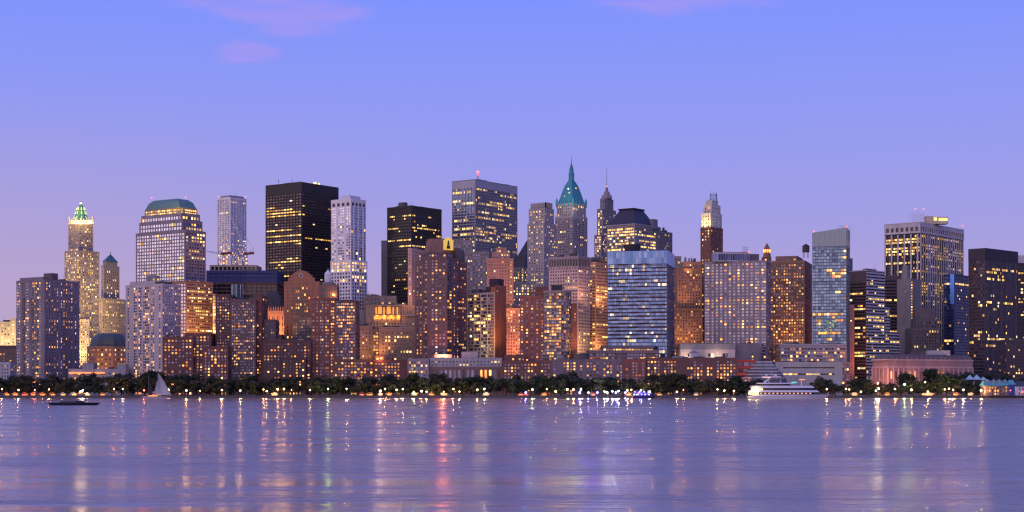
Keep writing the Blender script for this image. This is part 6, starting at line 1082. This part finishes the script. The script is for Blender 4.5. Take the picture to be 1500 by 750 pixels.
# ------------------------------------------------------------------ pier house at the right
Y = 1512; b = Bld('pier_house', 'long pier house with a teal gabled roof, dormers and a blue end bay', 'building', 1465, Y); teal = wall(.10, .36, .38, .6, .15); ph = wall(.2, .145, .14); P = front_poly(1442, 1478, Y, 14); b.root.location = (X(1465, Y), Y, GZ); z0, z1 = b.block('wall', P, 564.5, None, ph, S(pitch=2.8, fl=3.4, ww=.45, wh=.55, lit=.2, gl='dim', pal='warm', top=.5), roof=False); xl, xr = X(1441, Y), X(1479, Y)
mb = MB()
def gable(mb, xl, xr, ya, yb, z0, z1):
    mb.v += []; i = len(mb.v); ym = (ya + yb) / 2; mb.v += [(xl, ya, z0), (xr, ya, z0), (xr, yb, z0), (xl, yb, z0), (xl + 1.5, ym, z1), (xr - .5, ym, z1)]
    for f in ((0, 1, 5, 4), (1, 2, 5), (2, 3, 4, 5), (3, 0, 4), (3, 2, 1, 0)): mb.f.append(tuple(i + k for k in f)); mb.m.append(0)
gable(mb, xl, xr, Y - 1, Y + 15, z1 - .2, Z(557.5, Y)); rf = b.part('roof', mb, teal); mb = MB()
for k in range(4): xx = X(1449 + 8.2 * k, Y); mb.box(xx - 1, xx + 1, Y + 2.5, Y + 5.5, z1 + .8, z1 + 4.6); mb.frustum([(xx - 1.3, Y + 2.2), (xx + 1.3, Y + 2.2), (xx + 1.3, Y + 5.8), (xx - 1.3, Y + 5.8)], z1 + 4.6, [(xx - .1, Y + 3.9), (xx + .1, Y + 3.9), (xx + .1, Y + 4.1), (xx - .1, Y + 4.1)], z1 + 6)
mb.build('cupola', wall(.28, .27, .3), rf); b.block('blue_bay', front_poly(1478.3, 1486.5, Y - 2, 15), 563, None, wall(.04, .07, .32, .6, .1), S(pitch=2.6, fl=3.4, ww=.4, wh=.4, lit=.1, gl='dim'), roof=False); mb = MB(); gable(mb, X(1477.8, Y), X(1487, Y), Y - 2.6, Y + 13.5, Z(563.3, Y), Z(556.5, Y)); b.part('roof', mb, teal); mb = MB(); mb.ball((X(1479, Y), Y - 2.4, Z(572, Y)), .55, 8); b.part('red_lamp', mb, RED)
mb = MB()
for k in range(16): xx = X(1443 + k * 3.9, Y); mb.tube((xx, 1498.5, -2), (xx, 1498.5, GZ + .3), .25, .25, 6)
mb.box(X(1441, Y), X(1504, Y), 1497.8, 1499.1, GZ + .3, GZ + .7); b.part('piling', mb, wall(.1, .08, .07))['kind'] = 'stuff'; b.finish(60)
Y = 1508; b = Bld('boat_house', 'white gabled boathouse with a dark roof at the far right edge of the pier', 'building', 1496, Y); b.root.location = (X(1496, Y), Y, GZ); b.block('wall', front_poly(1487.5, 1512, Y, 12), 566, None, wall(.55, .55, .6), S(pat='.w.ww.ww', fl=4, ww=.7, wh=.5, rows=2, lit=.05, gl='dark', top=.6), roof=False); mb = MB(); z1 = Z(566, Y); xa, xb, xm = X(1487, Y), X(1513, Y), X(1491, Y)
i = 0; mb.v += [(xa, Y - .6, z1), (xb, Y - .6, z1), (xb, Y + 12.6, z1), (xa, Y + 12.6, z1), (xa + 3.5, Y + 6, z1 + 5), (xb, Y + 6, z1 + 5)]; mb.f += [(0, 1, 5, 4), (2, 3, 4, 5), (3, 0, 4)]; mb.m += [0] * 3; b.part('roof', mb, wall(.06, .065, .09)); mb = MB(); mb.tube((X(1489, Y), Y - 4, GZ + .2), (X(1492.5, Y), Y - .3, z1 - 1), .2, .2, 5); b.part('gangway', mb, WHITEP); mb = MB(); mb.ball((X(1497.5, Y), Y - .8, Z(574.5, Y)), .6, 8); b.part('red_lamp', mb, RED); b.finish(30)
Y = 1575; t = empty('market_tent', (X(1432, Y), Y, GZ), 'pale teal peaked tent roof among the trees left of the pier house', 'tent'); mb = MB()
for (xa, xb, yb_, yt_) in ((1417, 1428, 556, 549.5), (1427, 1438, 556, 549), (1437, 1447, 557, 552)): A_ = front_poly(xa, xb, Y, 9); mb.frustum(A_, Z(yb_, Y), inset(A_, .08), Z(yt_, Y), 0, True, True)
mb.build('canopy', wall(.32, .5, .56, .7, .06), t); mb = MB()
for xx in (1418, 1427.5, 1437.5, 1446): mb.tube((X(xx, Y), Y + .3, GZ - .3), (X(xx, Y), Y + .3, Z(556, Y)), .12, .12, 5)
mb.build('pole', WHITEP, t)
